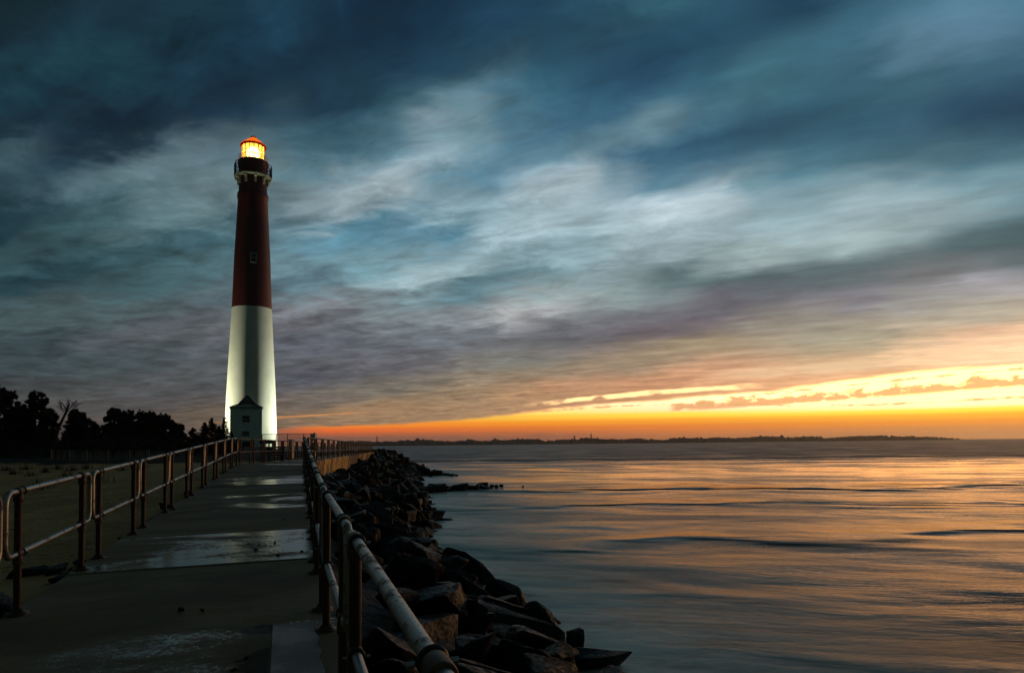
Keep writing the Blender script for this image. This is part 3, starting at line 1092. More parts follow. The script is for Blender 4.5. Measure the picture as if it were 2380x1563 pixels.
# ------------------------------------------------------------------ boulders
def rock_mesh(seed, dims=(1, .8, .6), npts=15, bev=.035, sharp=.9):
    rr = random.Random(seed)
    bm = bmesh.new()
    for k in range(npts):
        q = Vector((rr.uniform(-1, 1), rr.uniform(-1, 1), rr.uniform(-1, 1)))
        m_ = max(abs(c) for c in q)
        q = q / m_ * (.86 + .14 * rr.random()) if rr.random() < sharp else q.normalized()
        bm.verts.new((q.x * dims[0] / 2, q.y * dims[1] / 2, q.z * dims[2] / 2))
    bmesh.ops.convex_hull(bm, input=bm.verts)
    loose = [v for v in bm.verts if not v.link_faces]
    bmesh.ops.delete(bm, geom=loose, context='VERTS')
    bmesh.ops.dissolve_limit(bm, angle_limit=R(9), verts=bm.verts, edges=bm.edges)
    bmesh.ops.bevel(bm, geom=bm.edges[:], offset=bev * 1.5, segments=3, affect='EDGES', profile=.6, clamp_overlap=True)
    bmesh.ops.triangulate(bm, faces=bm.faces[:])
    bmesh.ops.subdivide_edges(bm, edges=[e for e in bm.edges if e.calc_length() > .16 * max(dims)], cuts=2, use_grid_fill=True)
    bmesh.ops.triangulate(bm, faces=bm.faces[:])
    so_ = Vector((seed * 3.1, seed * 1.7, 0))
    for v in bm.verts:
        n_ = mnoise.fractal(v.co * 2.4 / max(dims) + so_, 1.0, 2.0, 4)
        n2_ = mnoise.fractal(v.co * 7.0 / max(dims) + so_, 1.0, 2.0, 3)
        v.co += v.co.normalized() * (n_ * .06 + n2_ * .014) * max(dims)
    bm.normal_update()
    for f in bm.faces:
        f.smooth = True
    for e in bm.edges:
        e.smooth = len(e.link_faces) == 2 and e.calc_face_angle(0) < R(32)
    me = bpy.data.meshes.new('boulder')
    bm.to_mesh(me)
    bm.free()
    me.materials.append(M['rock'])
    return me


ROCKS = [rock_mesh(10 + k, (1, random.Random(k).uniform(.6, .95), random.Random(k + 50).uniform(.4, .75)), 11 + k % 7) for k in range(26)]
NROCK = 0


PEND = []


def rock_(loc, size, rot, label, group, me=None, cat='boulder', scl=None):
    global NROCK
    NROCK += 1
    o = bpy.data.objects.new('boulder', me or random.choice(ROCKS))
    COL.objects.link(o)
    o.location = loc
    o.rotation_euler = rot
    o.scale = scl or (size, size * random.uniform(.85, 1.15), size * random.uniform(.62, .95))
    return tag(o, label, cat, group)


def rock(loc, size, rot, label, group, me=None, cat='boulder', scl=None):
    PEND.append((loc, size, rot, label, group, me, cat, scl))


# the big stones of the foreground, each where the photo shows it
HERO = [
    # px, py, sea-height, dims, rot, label
    (905, 1408, 1.15, (1.25, .95, .34), (.05, .10, .3), 'flat pale-topped slab beside the nearest railing post, lower of two'),
    (905, 1352, 1.15, (1.2, .9, .55), (.05, .06, .15), 'thick dark slab with a pale flat top behind the rail, upper of two'),
    (1005, 1375, .85, (.62, .6, .85), (.35, .25, .7), 'tilted grey boulder with a broad pale face beside the long slab'),
    (1165, 1448, .50, (2.5, .75, .55), (.05, .27, -.42), 'longest slab of the slope, sloping down to the water with streaked top edge'),
    (1000, 1505, .95, (1.15, .85, .80), (.0, .1, .5), 'blocky boulder with an orange sunlit end just right of the nearest rail'),
    (1215, 1500, .35, (2.1, .8, .6), (.0, .22, -.35), 'low slab with a pale ridge under the longest slab'),
    (1178, 1395, .25, (1.1, .55, .9), (.2, .5, -.5), 'black leaning boulder at the waterline above the longest slab'),
    (1250, 1455, .15, (1.4, .7, .75), (.1, .45, -.45), 'rounded black boulder at the waterline left of the smallest cube-like stone'),
    (1339, 1488, .12, (.34, .32, .42), (0, 0, .3), 'small cube-like black stone alone at the water edge'),
    (1390, 1545, .05, (1.3, .8, .55), (0, .1, -.2), 'black boulder in the water at the very foot of the photo'),
    (895, 1530, 1.05, (.95, .8, .55), (.0, .08, .2), 'dark flat boulder low beside the nearest post at the bottom edge'),
    (1085, 1320, .35, (1.9, .5, .6), (.15, .35, -.55), 'long dark ridge of stone along the water beyond the grey tilted boulder'),
    (1130, 1545, .5, (1.4, .9, .6), (.1, .05, -.2), 'black boulder at the bottom edge between the rail and the water'),
    (1005, 1268, .25, (.5, .45, .5), (0, 0, .4), 'small black knob of stone where the water turns pale'),
    (846, 1121, 2.0, (.75, .4, .3), (.35, -.25, .45), 'small pale block with a sunlit orange side high on the far slope'),
    (835, 1290, 1.5, (1.0, .8, .4), (.1, .15, .1), 'flat stone with a pale top seen through the rail by the second post'),
    (840, 1210, 1.6, (1.1, .7, .6), (.3, .4, .5), 'sharp-edged stone with an orange lit flank halfway along the near slope'),
    (1060, 1420, .75, (1.0, .7, .55), (.1, .15, -.1), 'black boulder wedged between the grey tilted boulder and the longest slab'),
]
HP = []
for i, (x, y, z, dm, rt, lb) in enumerate(HERO):
    p_ = onz(x, y, z)
    HP.append(p_)
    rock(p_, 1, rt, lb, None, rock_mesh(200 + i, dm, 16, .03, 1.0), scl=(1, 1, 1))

LBL = {0: ('dark angular boulder on the slope beside the near walkway railing', 'boulders beside the near walkway'),
       1: ('dark boulder heaped below the orange sea wall', 'boulders below the sea wall'),
       2: ('black boulder on the point beyond the end of the sea wall', 'boulders on the far point')}
rnd = random.Random(11)
t = 0.6
while t < 16.6:
    a, b_ = pair_at(t)
    width = (b_ - a).length
    near = a.y < 27
    sz0 = .95 if near else (1.35 if a.y < 60 else 1.6)
    if a.y < 5:
        sz0 = .8
    n_ = max(2, int(width / (sz0 * .80)))
    for j in range(n_ + 1):
        u = (j + rnd.uniform(-.35, .35)) / n_
        u = min(max(u, .05 if near else .02), 1.06)
        tt = t + rnd.uniform(-.06, .06)
        q0, q1 = pair_at(tt)
        q = q0.lerp(q1, u)
        sz = sz0 * rnd.uniform(.7, 1.45)
        z = bank_z(tt, u) + sz * .02
        if u > .92:
            sz *= rnd.uniform(.5, .9)
        pos = Vector((q.x, q.y, z))
        if any((pos - h).length < .75 for h in HP):
            continue
        if near and (q - a).length < sz * .55:
            continue
        k = 0 if near else (1 if a.y < 84 else 2)
        rock(pos, sz, (rnd.uniform(-.45, .45), rnd.uniform(.05, .75), rnd.uniform(-.6, 3.6)), *LBL[k])
    seg = (pair_at(t + .01)[0] - a).length / .01
    seg2 = (pair_at(t + .01)[1] - b_).length / .01
    t += sz0 * .80 / max(seg * .5 + seg2 * .5, 1)
# two low fingers of rock reaching out into the water
for fi, (x0, y0, x1, y1, n_, s0, s1, lb, gp) in enumerate([
        (1005, 1143, 1165, 1131, 15, 1.5, .6, 'black boulder in the nearer low reef reaching into the water', 'boulders of the nearer reef'),
        (985, 1103, 1062, 1104, 14, 2.2, .55, 'black boulder in the farther low reef reaching into the water', 'boulders of the farther reef')]):
    for k in range(n_):
        f_ = k / (n_ - 1)
        p_ = onz(x0 + (x1 - x0) * f_, y0 + (y1 - y0) * f_ + rnd.uniform(-1, 1), 0)
        s_ = (s0 + (s1 - s0) * f_) * rnd.uniform(.75, 1.25)
        if fi == 0 and abs(f_ - .72) < .13:
            s_ *= 1.45
        rock((p_.x, p_.y + rnd.uniform(-.5, .5), .05 + s_ * .10), s_, (rnd.uniform(-.3, .3), rnd.uniform(-.3, .3), rnd.uniform(0, 6)), lb, gp)
rock(tuple(onz(1217, 1129, .02)), .35, (.2, .1, 0), 'tiny lone stone awash beyond the tip of the nearer reef', None)
rock(tuple(onz(1035, 1206, .02)), .7, (.1, .1, .4), 'low flat stone awash in the pale water near the rocks', None, scl=(1.2, .7, .35))

# stones along the sand edge of the walkway
for k, (x, y, s_) in enumerate([(128, 1305, .34), (62, 1308, .36), (150, 1322, .30), (195, 1290, .26), (10, 1385, .55), (30, 1405, .4), (362, 1205, .5), (375, 1188, .55), (350, 1222, .35), (392, 1165, .5), (440, 1135, .5), (425, 1150, .4), (330, 1240, .3), (300, 1235, .22)]):
    q = onwalk(x, y)
    rock((q.x, q.y, ground_z(q.x, q.y) + .03), s_, (rnd.uniform(-.2, .2), rnd.uniform(-.2, .2), rnd.uniform(0, 6)),
         'small dark stone lying on the sand along the walkway edge', 'stones on the sand', cat='stone', scl=(s_ * 1.3, s_ * .9, s_ * .6))
def shows(r):
    l = Vector(r[0])
    if r[4] is None or r[6] == 'stone' or 'reef' in (r[4] or ''):
        return 1e9
    v = CAMROT.transposed() @ (l - Vector((0, 0, ZC)))
    if v.z > -.5:
        return 0
    px = 512 + v.x / -v.z * F
    if px > 1080 or px < 250 or (-v.y / v.z < -.62):
        return 0
    return r[1] / -v.z


PEND.sort(key=shows, reverse=True)
keep = PEND[:300]
for r in keep:
    rock_(*r)
rest = [r for r in PEND[300:] if shows(r) > 0]
mb = MB()
for loc, size, rot, lb, gp, me, ct, scl in rest:
    from mathutils import Euler
    mx = Matrix.Translation(loc) @ Euler(rot).to_matrix().to_4x4() @ Matrix.Scale(size, 4)
    me = me or random.choice(ROCKS)
    mb.add([mx @ v.co for v in me.vertices], [tuple(p.vertices) for p in me.polygons])
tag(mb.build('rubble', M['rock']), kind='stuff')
pm = [rock_mesh(400 + k, (1, .8, .6), 10, .05) for k in range(3)]
for k, (x, y) in enumerate([(577, 1264), (602, 1267), (594, 1279), (702, 1282), (637, 1262), (646, 1291), (470, 1420), (575, 1530), (545, 1560), (420, 1418), (660, 1208)]):
    q = onwalk(x, y)
    s_ = rnd.uniform(.035, .07)
    o = bpy.data.objects.new('pebble', pm[k % 3])
    COL.objects.link(o)
    o.location = (q.x, q.y, wz(q.y) + s_ * .2)
    o.rotation_euler = (0, 0, k * 1.3)
    o.scale = (s_, s_, s_)
    tag(o, 'tiny dark pebble lying on the walkway concrete', 'pebble', 'pebbles on the walkway')
dw = MB()  # dark strip, shaped like a log, standing in for the slab's shadow gap
w0, w1 = onwalk(62, 1424), onwalk(206, 1312)
pts_ = []
for k in range(8):
    q = w0.lerp(w1, k / 7)
    pts_.append((q.x + .03 * math.sin(k * 1.9), q.y, ground_z(q.x, q.y) + .05 + .015 * math.sin(k)))
dw.tube(pts_, [.05, .07, .075, .07, .075, .08, .09, .07], 9)
dw.tube([pts_[6], (pts_[6][0] - .18, pts_[6][1] + .12, pts_[6][2] + .07)], [.05, .03], 7)
tag(dw.build('edge_shade_strip', M['bark']), 'dark strip in place of the shadow gap beside the walkway edge on the sand', 'shade strip')
print('rocks', len(keep), 'stuff', len(rest), 'dropped', len(PEND) - len(keep) - len(rest))

# ------------------------------------------------------------------ railings
PL, PH = 2.55, 1.10          # panel pitch, height of the top pipe


def rounded(x0, x1, z0, z1, r, n=6):
    out = []
    for cx, cz, a0 in ((x1 - r, z1 - r, 0), (x0 + r, z1 - r, 90), (x0 + r, z0 + r, 180), (x1 - r, z0 + r, 270)):
        for k in range(n + 1):
            a = R(a0 + 90 * k / n)
            out.append((cx + r * math.cos(a), 0, cz + r * math.sin(a)))
    # extra points on the long runs keep the tube straight
    return out


def make_panel(full=True, PL=2.55, IN=.36, IN2=None):
    root = empty('railing_panel')
    seg = 18 if full else 8
    mb = MB()
    mb.tube(rounded(.06, PL - .06, .54, PH, .11, 7 if full else 3), .027, seg, True)
    mb.build('pipe_frame', M['pipe'] if full else M['post'], root)
    for x in (IN2 or IN, PL - IN):
        mb = MB()
        mb.tube([(x, 0, -.12), (x, 0, PH - .02)], .031, seg)
        po = mb.build('post', M['post'], root)
        if full:
            mb = MB()
            mb.lathe([(.095, -.02), (.095, .012), (.06, .02), (.044, .05), (.037, .05)], (x, 0, 0), 16)
            mb.build('base_flange', M['post'], po)
    if full:
        for x in (IN2 or IN, PL - IN):
            for z in (.54, PH):
                mb = MB()
                mb.lathe([(.027, -.05), (.036, -.05), (.038, -.042), (.038, .042), (.036, .05), (.027, .05)], (0, 0, 0), 18)
                mb.v = [(x + v[2], v[1], z + v[0]) for v in mb.v]
                o_ = len(mb.v)
                mb.lathe([(.030, -.05), (.041, -.048), (.041, -.035), (.030, -.033)], (x, 0, z - .04), 18)
                mb.lathe([(.040, -.085), (.042, -.06), (.039, -.02), (.030, .0)], (x, 0, z - .01), 18)
                c_ = mb.build('clamp', M['clamp'], root)
                # split ring with lugs round the pipe on its inner side
                rm = MB()
                sg = 1 if x < 1 else -1
                ring = [(x + sg * .075, (.034) * math.cos(a * math.pi / 12), z + .034 * math.sin(a * math.pi / 12)) for a in range(24)]
                rm.tube(ring, .009, 6, True)
                rm.build('split_ring', M['blackiron'], c_)
                for sy in (-1, 1):
                    bm_ = MB()
                    bm_.tube([(x + sg * .075, sy * .046, z - .004), (x + sg * .075, sy * .066, z - .004)], .009, 8)
                    bm_.build('bolt', M['bolt'], c_)
    return root


proto_full = make_panel(True, 2.65)
proto_sea = make_panel(True, 2.18, .32)
proto_near = make_panel(True, 2.90, .32, .66)
PLEN = {}
proto_far = make_panel(False)
PLEN[proto_full.name], PLEN[proto_sea.name], PLEN[proto_near.name] = 2.65, 2.18, 2.90
allobj = list(bpy.data.objects)
for o in allobj:
    if o.parent:
        KIDS.setdefault(o.parent.name, []).append(o)
for o in allobj:
    KIDS.setdefault(o.name, [])
used = {}


def place_panel(proto, p0, p1, label, group):
    """panel from plan point p0 to p1, following the slope of the walkway"""
    o = proto if not used.get(proto.name) else copy_tree_k(proto)
    used[proto.name] = True
    z0, z1 = wz(p0.y), wz(p1.y)
    d_ = Vector((p1.x - p0.x, p1.y - p0.y, z1 - z0))
    o.location = (p0.x, p0.y, z0)
    o.rotation_euler = (0, -math.atan2(d_.z, Vector((d_.x, d_.y)).length), math.atan2(d_.y, d_.x))
    k_ = d_.length / PLEN.get(proto.name, 2.55)
    o.scale = (k_, 1, 1)
    tag(o, label, 'railing', group)


def copy_tree_k(o, parent=None):
    c = o.copy()
    COL.objects.link(c)
    if parent:
        c.parent = parent
    for ch in KIDS[o.name]:
        copy_tree_k(ch, c)
    return c


ORD = ['first', 'second', 'third', 'fourth', 'fifth', 'sixth', 'seventh', 'eighth', 'ninth', 'tenth', 'eleventh', 'twelfth', 'thirteenth', 'fourteenth', 'fifteenth', 'sixteenth', 'seventeenth']
# left: the first post of the first whole panel stands at LP[0]
s = -.36 - PL
k = 0
Lend = (TL - Vector((LP[0].x, LP[0].y, 0))).length
nleft = round((Lend + .36) / 2.65)
stretch = (Lend + .36) / nleft
for k in range(-1, nleft):
    p0, p1 = P1(-.36 + k * stretch, 0), P1(-.36 + (k + 1) * stretch, 0)
    lb = 'railing panel cut off by the photo edge on the sand side' if k < 0 else \
        'rusty railing panel on the sand side, %s whole one from the camera' % ORD[k]
    place_panel(proto_full, p0, p1, lb, 'railing panels on the sand side')
# right: panel joint measured at (388, 600) of the detail -> picture (938, 1242)*.8515
rail_r = Vector((P1(0, 2.63).x, P1(0, 2.63).y, 0))
Rlen = (TR - Vector((LP[0].x, LP[0].y, 0)) - nL * (2.63)).dot(dL)
J0 = -1.10          # along-position of the joint between first and second panel


def cR(s_):
    return 2.61 + .024 * max(0, -.6 - s_)


nr = round((Rlen - J0) / 2.18)
st_r = (Rlen - J0) / nr
for k in range(-2, nr):
    pr_ = proto_near if k == -2 else proto_sea
    s0_, s1_ = J0 + k * st_r, J0 + (k + 1) * st_r
    if k == -2:
        s0_ = s1_ - 2.90
    place_panel(pr_, P1(s0_, cR(s0_)), P1(s1_, cR(s1_)), 'rusty railing panel on the sea side, %s in view' % ORD[k + 2], 'railing panels on the sea side')
# leg two
for A_, B_, lb, gp in ((TR + d2 * .1, FARR - n2v * .05, 'small distant railing panel standing on top of the orange sea wall', 'railing panels on the sea wall'),
                       (TL + d2 * .1, FARL, 'distant railing panel on the lighthouse side after the bend of the walkway', 'railing panels after the bend')):
    n_ = int((B_ - A_).length / PL)
    for k in range(n_):
        place_panel(proto_far, A_.lerp(B_, k / n_), A_.lerp(B_, (k + 1) / n_), lb, gp)
#@@BODY2

# ------------------------------------------------------------------ lighthouse
LY = 117.0
CA = abs(ray(583, 1040).y) / Vector((ray(583, 1040).x, ray(583, 1040).y)).length   # cos of the azimuth


def rpx(hw):
    """half-width in picture units -> radius at the lighthouse"""
    return hw * SC / F * LY * CA


def ltz(y):
    return atY(584, y, LY).z


LB = atY(582, 1046, LY)
LT = atY(587, 330, LY)
LX = atY(584, 900, LY).x
LGZ = 2.55
lh = empty('lighthouse', (LX, LY, LGZ))
tag(lh, 'tall lighthouse with red upper half, white lower half and lit lantern', 'lighthouse')
AZC = math.atan2(-LY, -LX)                       # direction towards the viewer


def lz(y):
    return ltz(y) - LGZ


# the tower: white below, red above, one tapered masonry shell
prof = [(1052, 64.0), (1020, 61.6), (985, 60.2), (920, 58.0), (860, 55.0), (800, 51.6), (717.5, 47.2), (716.5, 47.2), (650, 44.6), (598, 42.8), (530, 39.0), (466, 35.6), (464, 36.8), (458, 37.4), (452, 36.8), (449, 34.0), (428, 33.4), (411, 33.0)]
mb = MB()
pts = [(rpx(w), lz(y)) for y, w in prof]
pts[0] = (pts[0][0], -.6)
mb.lathe(pts, (0, 0, 0), 72, mis=[0] * 6 + [1] * 11)
tw = mb.build('tower', [M['white'], M['red']], lh)

# little window in the red half, facing the viewer
def on_tower(y, w, dx):
    """local frame on the shell at picture height y, shifted dx picture units sideways"""
    r = rpx(w)
    a = AZC + math.asin(max(-1, min(1, -dx / w))) * -1
    return a, r


wa = AZC + .06
wr, wz_ = rpx(43.2), lz(608)
def wpt(a, r, z):
    return Vector((r * math.cos(a), r * math.sin(a), z))


mb = MB()
c = wpt(wa, wr - .05, wz_)
mb.box(c, (.34, .86, 1.55), wa)
win = mb.build('window', M['darkglass'], lh)
mb = MB()
cs, sn = math.cos(wa), math.sin(wa)
for dy, dz, sy, sz in ((0, .78, .98, .10), (0, -.78, .98, .12), (0, 0, .86, .08), (-.44, 0, .10, 1.46), (.44, 0, .10, 1.46)):
    q = wpt(wa, wr + .12, wz_ + dz)
    mb.box((q.x - sn * dy, q.y + cs * dy, q.z), (.10, sy, sz), wa)
mb.build('sash', M['sash'], win)

# gallery: decagonal deck on curved brackets
NB_ = 10
PHS = AZC + R(9)
zd0, zd1 = lz(415.5), lz(412)
RD = rpx(45.5)
mb = MB()
mb.lathe([(rpx(32), zd0), (RD * .97, zd0), (RD, zd0 + .06), (RD, zd1), (rpx(32), zd1 + .02)], (0, 0, 0), NB_, smooth=False, phase=PHS)
mb.build('gallery_deck', M['cream'], lh)
for k in range(NB_):
    a = PHS + k * 2 * math.pi / NB_
    mb = MB()
    # bracket profile in (r, z), quarter-curved
    zt, zb = zd0 - .02, lz(432)
    r0, r1 = rpx(32.2), RD * .95
    prof2 = [(r0, zt), (r1, zt), (r1, zt - .28)]
    for i in range(7):
        f_ = i / 6
        ang = f_ * math.pi / 2
        prof2.append((r1 - .25 - (r1 - r0 - .60) * math.sin(ang), zt - .34 - (zt - zb - .34) * (1 - math.cos(ang))))
    prof2.append((r0, zb))
    th = .19
    cs, sn = math.cos(a), math.sin(a)
    vs = [(r * cs - sg * th * sn, r * sn + sg * th * cs, z) for sg in (-1, 1) for r, z in prof2]
    n_ = len(prof2)
    fs = [tuple(range(n_)), tuple(range(2 * n_ - 1, n_ - 1, -1))] + [(i, n_ + i, n_ + (i + 1) % n_, (i + 1) % n_) for i in range(n_)]
    mb.add(vs, fs)
    mb.build('bracket', M['cream'], lh)
# gallery railing: dark panels between decagon posts
zr0, zr1 = zd1 + .02, lz(383.5)
mb = MB()
for k in range(NB_):
    a0, a1 = PHS + k * 2 * math.pi / NB_, PHS + (k + 1) * 2 * math.pi / NB_
    p0, p1 = wpt(a0, RD * .985, 0), wpt(a1, RD * .985, 0)
    mb.tube([(p0.x, p0.y, zr0), (p0.x, p0.y, zr1)], .075, 6)
    for zz_ in (zr0 + .15, zr0 + (zr1 - zr0) * .40, zr0 + (zr1 - zr0) * .66, zr1 - .05):
        mb.tube([(p0.x, p0.y, zz_), (p1.x, p1.y, zz_)], .045, 5)
    for i in range(1, 9):
        q = p0.lerp(p1, i / 9)
        mb.tube([(q.x, q.y, zr0 + .1), (q.x, q.y, zr0 + (zr1 - zr0) * .66 if i % 2 else zr1)], .028, 4)
mb.build('gallery_railing', M['blackiron'], lh)
# watch room drum and the flared cornice below the lantern
mb = MB()
mb.lathe([(rpx(33), zd1), (rpx(34), lz(404)), (rpx(35.5), lz(388)), (rpx(37.5), lz(383)), (rpx(37.5), lz(380)), (rpx(35.5), lz(376.5)), (rpx(26), lz(375))], (0, 0, 0), 48)
mb.build('watch_room', M['redwatch'], lh)
# small railing round the lantern
mb = MB()
zq0, zq1 = lz(377), lz(365.5)
for k in range(16):
    a = AZC + k * math.pi / 8 + .1
    mb.tube([wpt(a, rpx(34.5), zq0), wpt(a, rpx(34.5), zq1)], .03, 5)
mb.tube([wpt(k * math.pi / 24, rpx(34.5), zq1) for k in range(48)], .04, 6, True)
mb.tube([wpt(k * math.pi / 24, rpx(34.5), (zq0 + zq1) / 2) for k in range(48)], .028, 6, True)
mb.build('lantern_railing', M['roofred'], lh)
# lantern: glazing, astragals, lens
zg0, zg1 = lz(376), lz(341.5)
RG = rpx(27)
mb = MB()
mb.lathe([(RG, zg0), (RG, zg1)], (0, 0, 0), 48)
lan = mb.build('lantern_glazing', M['pane'], lh)
mb = MB()
for k in range(16):
    a = AZC + k * math.pi / 8 + .05
    mb.tube([wpt(a, RG + .04, zg0), wpt(a, RG + .04, zg1)], .055, 5)
for f_ in (.0, .33, .62, 1.0):
    z_ = zg0 + (zg1 - zg0) * f_
    mb.tube([wpt(k * math.pi / 24, RG + .04, z_) for k in range(48)], .06 if f_ in (0, 1.0) else .04, 5, True)
mb.build('astragal', M['roofred'], lan)
mb = MB()
h_ = zg1 - zg0
mb.lathe([(.1, zg0 + .35), (.75, zg0 + .4), (1.0, zg0 + h_ * .35), (1.12, zg0 + h_ * .55), (1.0, zg0 + h_ * .75), (.7, zg0 + h_ * .92), (.1, zg0 + h_ * .95)], (0, 0, 0), 32)
mb.build('lens', M['lens'], lan)
# roof
mb = MB()
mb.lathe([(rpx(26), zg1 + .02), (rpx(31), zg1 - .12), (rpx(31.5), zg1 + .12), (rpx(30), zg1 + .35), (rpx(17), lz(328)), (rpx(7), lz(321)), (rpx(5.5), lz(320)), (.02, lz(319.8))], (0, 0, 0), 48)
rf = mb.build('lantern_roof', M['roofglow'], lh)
mb = MB()
mb.lathe([(rpx(4.6), lz(321)), (rpx(6.2), lz(319.5)), (rpx(5.8), lz(317.5)), (rpx(2.5), lz(316.2)), (.02, lz(316))], (0, 0, 0), 24)
mb.build('roof_vent', M['roofred'], rf)

# the light inside the lantern and the two floodlights that wash the tower
def lamp(kind, loc, power, col, size, **kw):
    l = bpy.data.lights.new('lamp', kind)
    l.energy, l.color = power, col
    l.shadow_soft_size = size
    for k, v in kw.items():
        setattr(l, k, v)
    o = bpy.data.objects.new('lamp', l)
    COL.objects.link(o)
    o.location = loc
    return o


lamp('POINT', (LX, LY, LGZ + (zg0 + zg1) / 2), 2600, (1.0, .62, .22), 1.15)
RIGHTV = Vector((-math.sin(AZC), math.cos(AZC), 0))          # to the viewer's right when seen from the viewer
if RIGHTV.x < 0:
    RIGHTV = -RIGHTV
TOV = Vector((math.cos(AZC), math.sin(AZC), 0))
for sg, pw, fr, lb in ((-1, FL_PW, .6, 'small lit floodlight on a stub post left of the lighthouse foot'), (1, FL_PW * 1.05, .6, 'small lit floodlight on a stub post right of the lighthouse foot')):
    base = Vector((LX, LY, 0)) + RIGHTV * sg * 15.5 + TOV * fr
    tgt = Vector((LX, LY, LGZ + 13))
    gz = ground_z(base.x, base.y)
    loc = Vector((base.x, base.y, gz + .9))
    o = lamp('SPOT', loc, pw, (1.0, .99, .66) if sg < 0 else (.93, 1.0, .74), .22, spot_size=R(112), spot_blend=1.0)
    dr = (tgt - loc).normalized()
    o.rotation_euler = (-dr).to_track_quat('Z', 'Y').to_euler()
    fl = empty('floodlight', (base.x, base.y, gz))
    tag(fl, lb, 'floodlight', 'floodlights of the lighthouse')
    mb = MB()
    mb.tube([(0, 0, -.3), (0, 0, .62)], .05, 8)
    mb.build('post', M['blackiron'], fl)
    mb = MB()
    hp = Vector((0, 0, .78))
    mb.tube([hp - dr * .30, hp - dr * .26, hp - dr * .02, hp - dr * .0], [.12, .17, .20, .20], 14)
    hd = mb.build('head', M['blackiron'], fl)
    mb = MB()
    mb.tube([hp + dr * .004, hp + dr * .015], .18, 14)
    mb.build('lamp_face', M['floodface'], fl)

# ------------------------------------------------------------------ entrance house at the foot
HX = atY(572, 1000, 107).x
hd_ = math.atan2(-107, -HX)
hs = empty('entrance_house', (HX, 107, 2.5), hd_ + math.pi / 2)   # local -Y... x to the right, y away
# local frame: +X right seen from the viewer, +Y away from the viewer
hs.rotation_euler = (0, 0, math.atan2(RIGHTV.y, RIGHTV.x))
tag(hs, 'small two-storey white house in shadow at the lighthouse foot', 'house')
HW = (609 - 535) * SC / F * 107 * CA
ez = atY(572, 946, 107).z - 2.5                 # eaves
pz = atY(575, 914, 107).z - 2.5                 # ridge
DP = 8.0
hw = HW / 2
mb = MB()
mid = (ez + (pz - ez) * .42)
vs = [(-hw, 0, -.4), (hw, 0, -.4), (hw, 0, ez), (hw * .55, 0, ez + .32), (0, 0, ez + .62), (-hw * .55, 0, ez + .32), (-hw, 0, ez)]
n_ = len(vs)
vb = [(x, DP, z) for x, y, z in vs]
mb.add(vs + vb, [tuple(range(n_)), tuple(range(2 * n_ - 1, n_ - 1, -1))] + [(i, n_ + i, n_ + (i + 1) % n_, (i + 1) % n_) for i in range(n_)])
wl = mb.build('wall', M['wallgreen'], hs)
mb = MB()                                        # clapboard shadow lines
k = 0
while k * .16 < ez - .1:
    mb.box((0, -.006, k * .16), (HW - .02, .018, .012))
    k += 1
mb.build('clapboard', M['wallgreen'], wl)
# roof: hipped towards the front with a kicked eave, ridge running back to the tower
mb = MB()
ov = .16
e0 = [(-hw - ov, -.28, ez - .02), (hw + ov, -.28, ez - .02), (hw + ov, DP, ez - .02), (-hw - ov, DP, ez - .02)]
k1 = [(-hw * .66, .55, ez + .30), (hw * .74, .55, ez + .30), (hw * .74, DP, ez + .30), (-hw * .66, DP, ez + .30)]
top = [(-.05, 3.2, pz), (.25, 3.2, pz), (.25, DP, pz), (-.05, DP, pz)]
front = [(x, -.28, ez + .62 * math.cos(x / hw * 1.45) ** 1) for x in [hw * (-.8 + 1.6 * i / 8) for i in range(9)]]
vs = e0 + k1 + top
fs = [(0, 1, 5, 4), (1, 2, 6, 5), (3, 0, 4, 7), (4, 5, 9, 8), (5, 6, 10, 9), (7, 4, 8, 11), (8, 9, 10, 11), (3, 2, 1, 0), (2, 3, 7, 6), (6, 7, 11, 10)]
mb.add(vs, fs)
mb.build('roof', M['shingle'], hs)
mb = MB()                                        # curved front cornice
mb.tube([(-hw - .12, -.3, ez)] + [(x, -.3, z) for x, _, z in front] + [(hw + .12, -.3, ez)], .09, 6)
mb.build('cornice', M['shingle'], hs)
for (y0, y1, lb) in ((965, 980, None), (1001, 1011, None)):
    z0, z1 = atY(572, y1, 107).z - 2.5, atY(572, y0, 107).z - 2.5
    xc = (571.5 - 572) * SC / F * 107
    ww = (579.5 - 563.5) * SC / F * 107
    mb = MB()
    mb.box((xc, .02, (z0 + z1) / 2), (ww, .10, z1 - z0))
    wn = mb.build('window', M['darkglass'], hs)
    mb = MB()
    for dx, dz, sx, sz in ((0, (z1 - z0) / 2 + .05, ww + .2, .10), (0, -(z1 - z0) / 2 - .06, ww + .26, .12), (0, 0, ww, .05), (-ww / 2 - .04, 0, .08, z1 - z0), (ww / 2 + .04, 0, .08, z1 - z0)):
        mb.box((xc + dx, -.03, (z0 + z1) / 2 + dz), (sx, .08, sz))
    mb.build('sash', M['wallgreen'], wn)
mb = MB()
mb.box((0, .02, .95), (1.1, .1, 2.1))
dr_ = mb.build('door', M['signwood'], hs)
mb = MB()
mb.lathe([(.0, -.06), (.05, -.05), (.05, .0)], (.4, -.05, 1.0), 8)
mb.build('handle', M['bolt'], dr_)

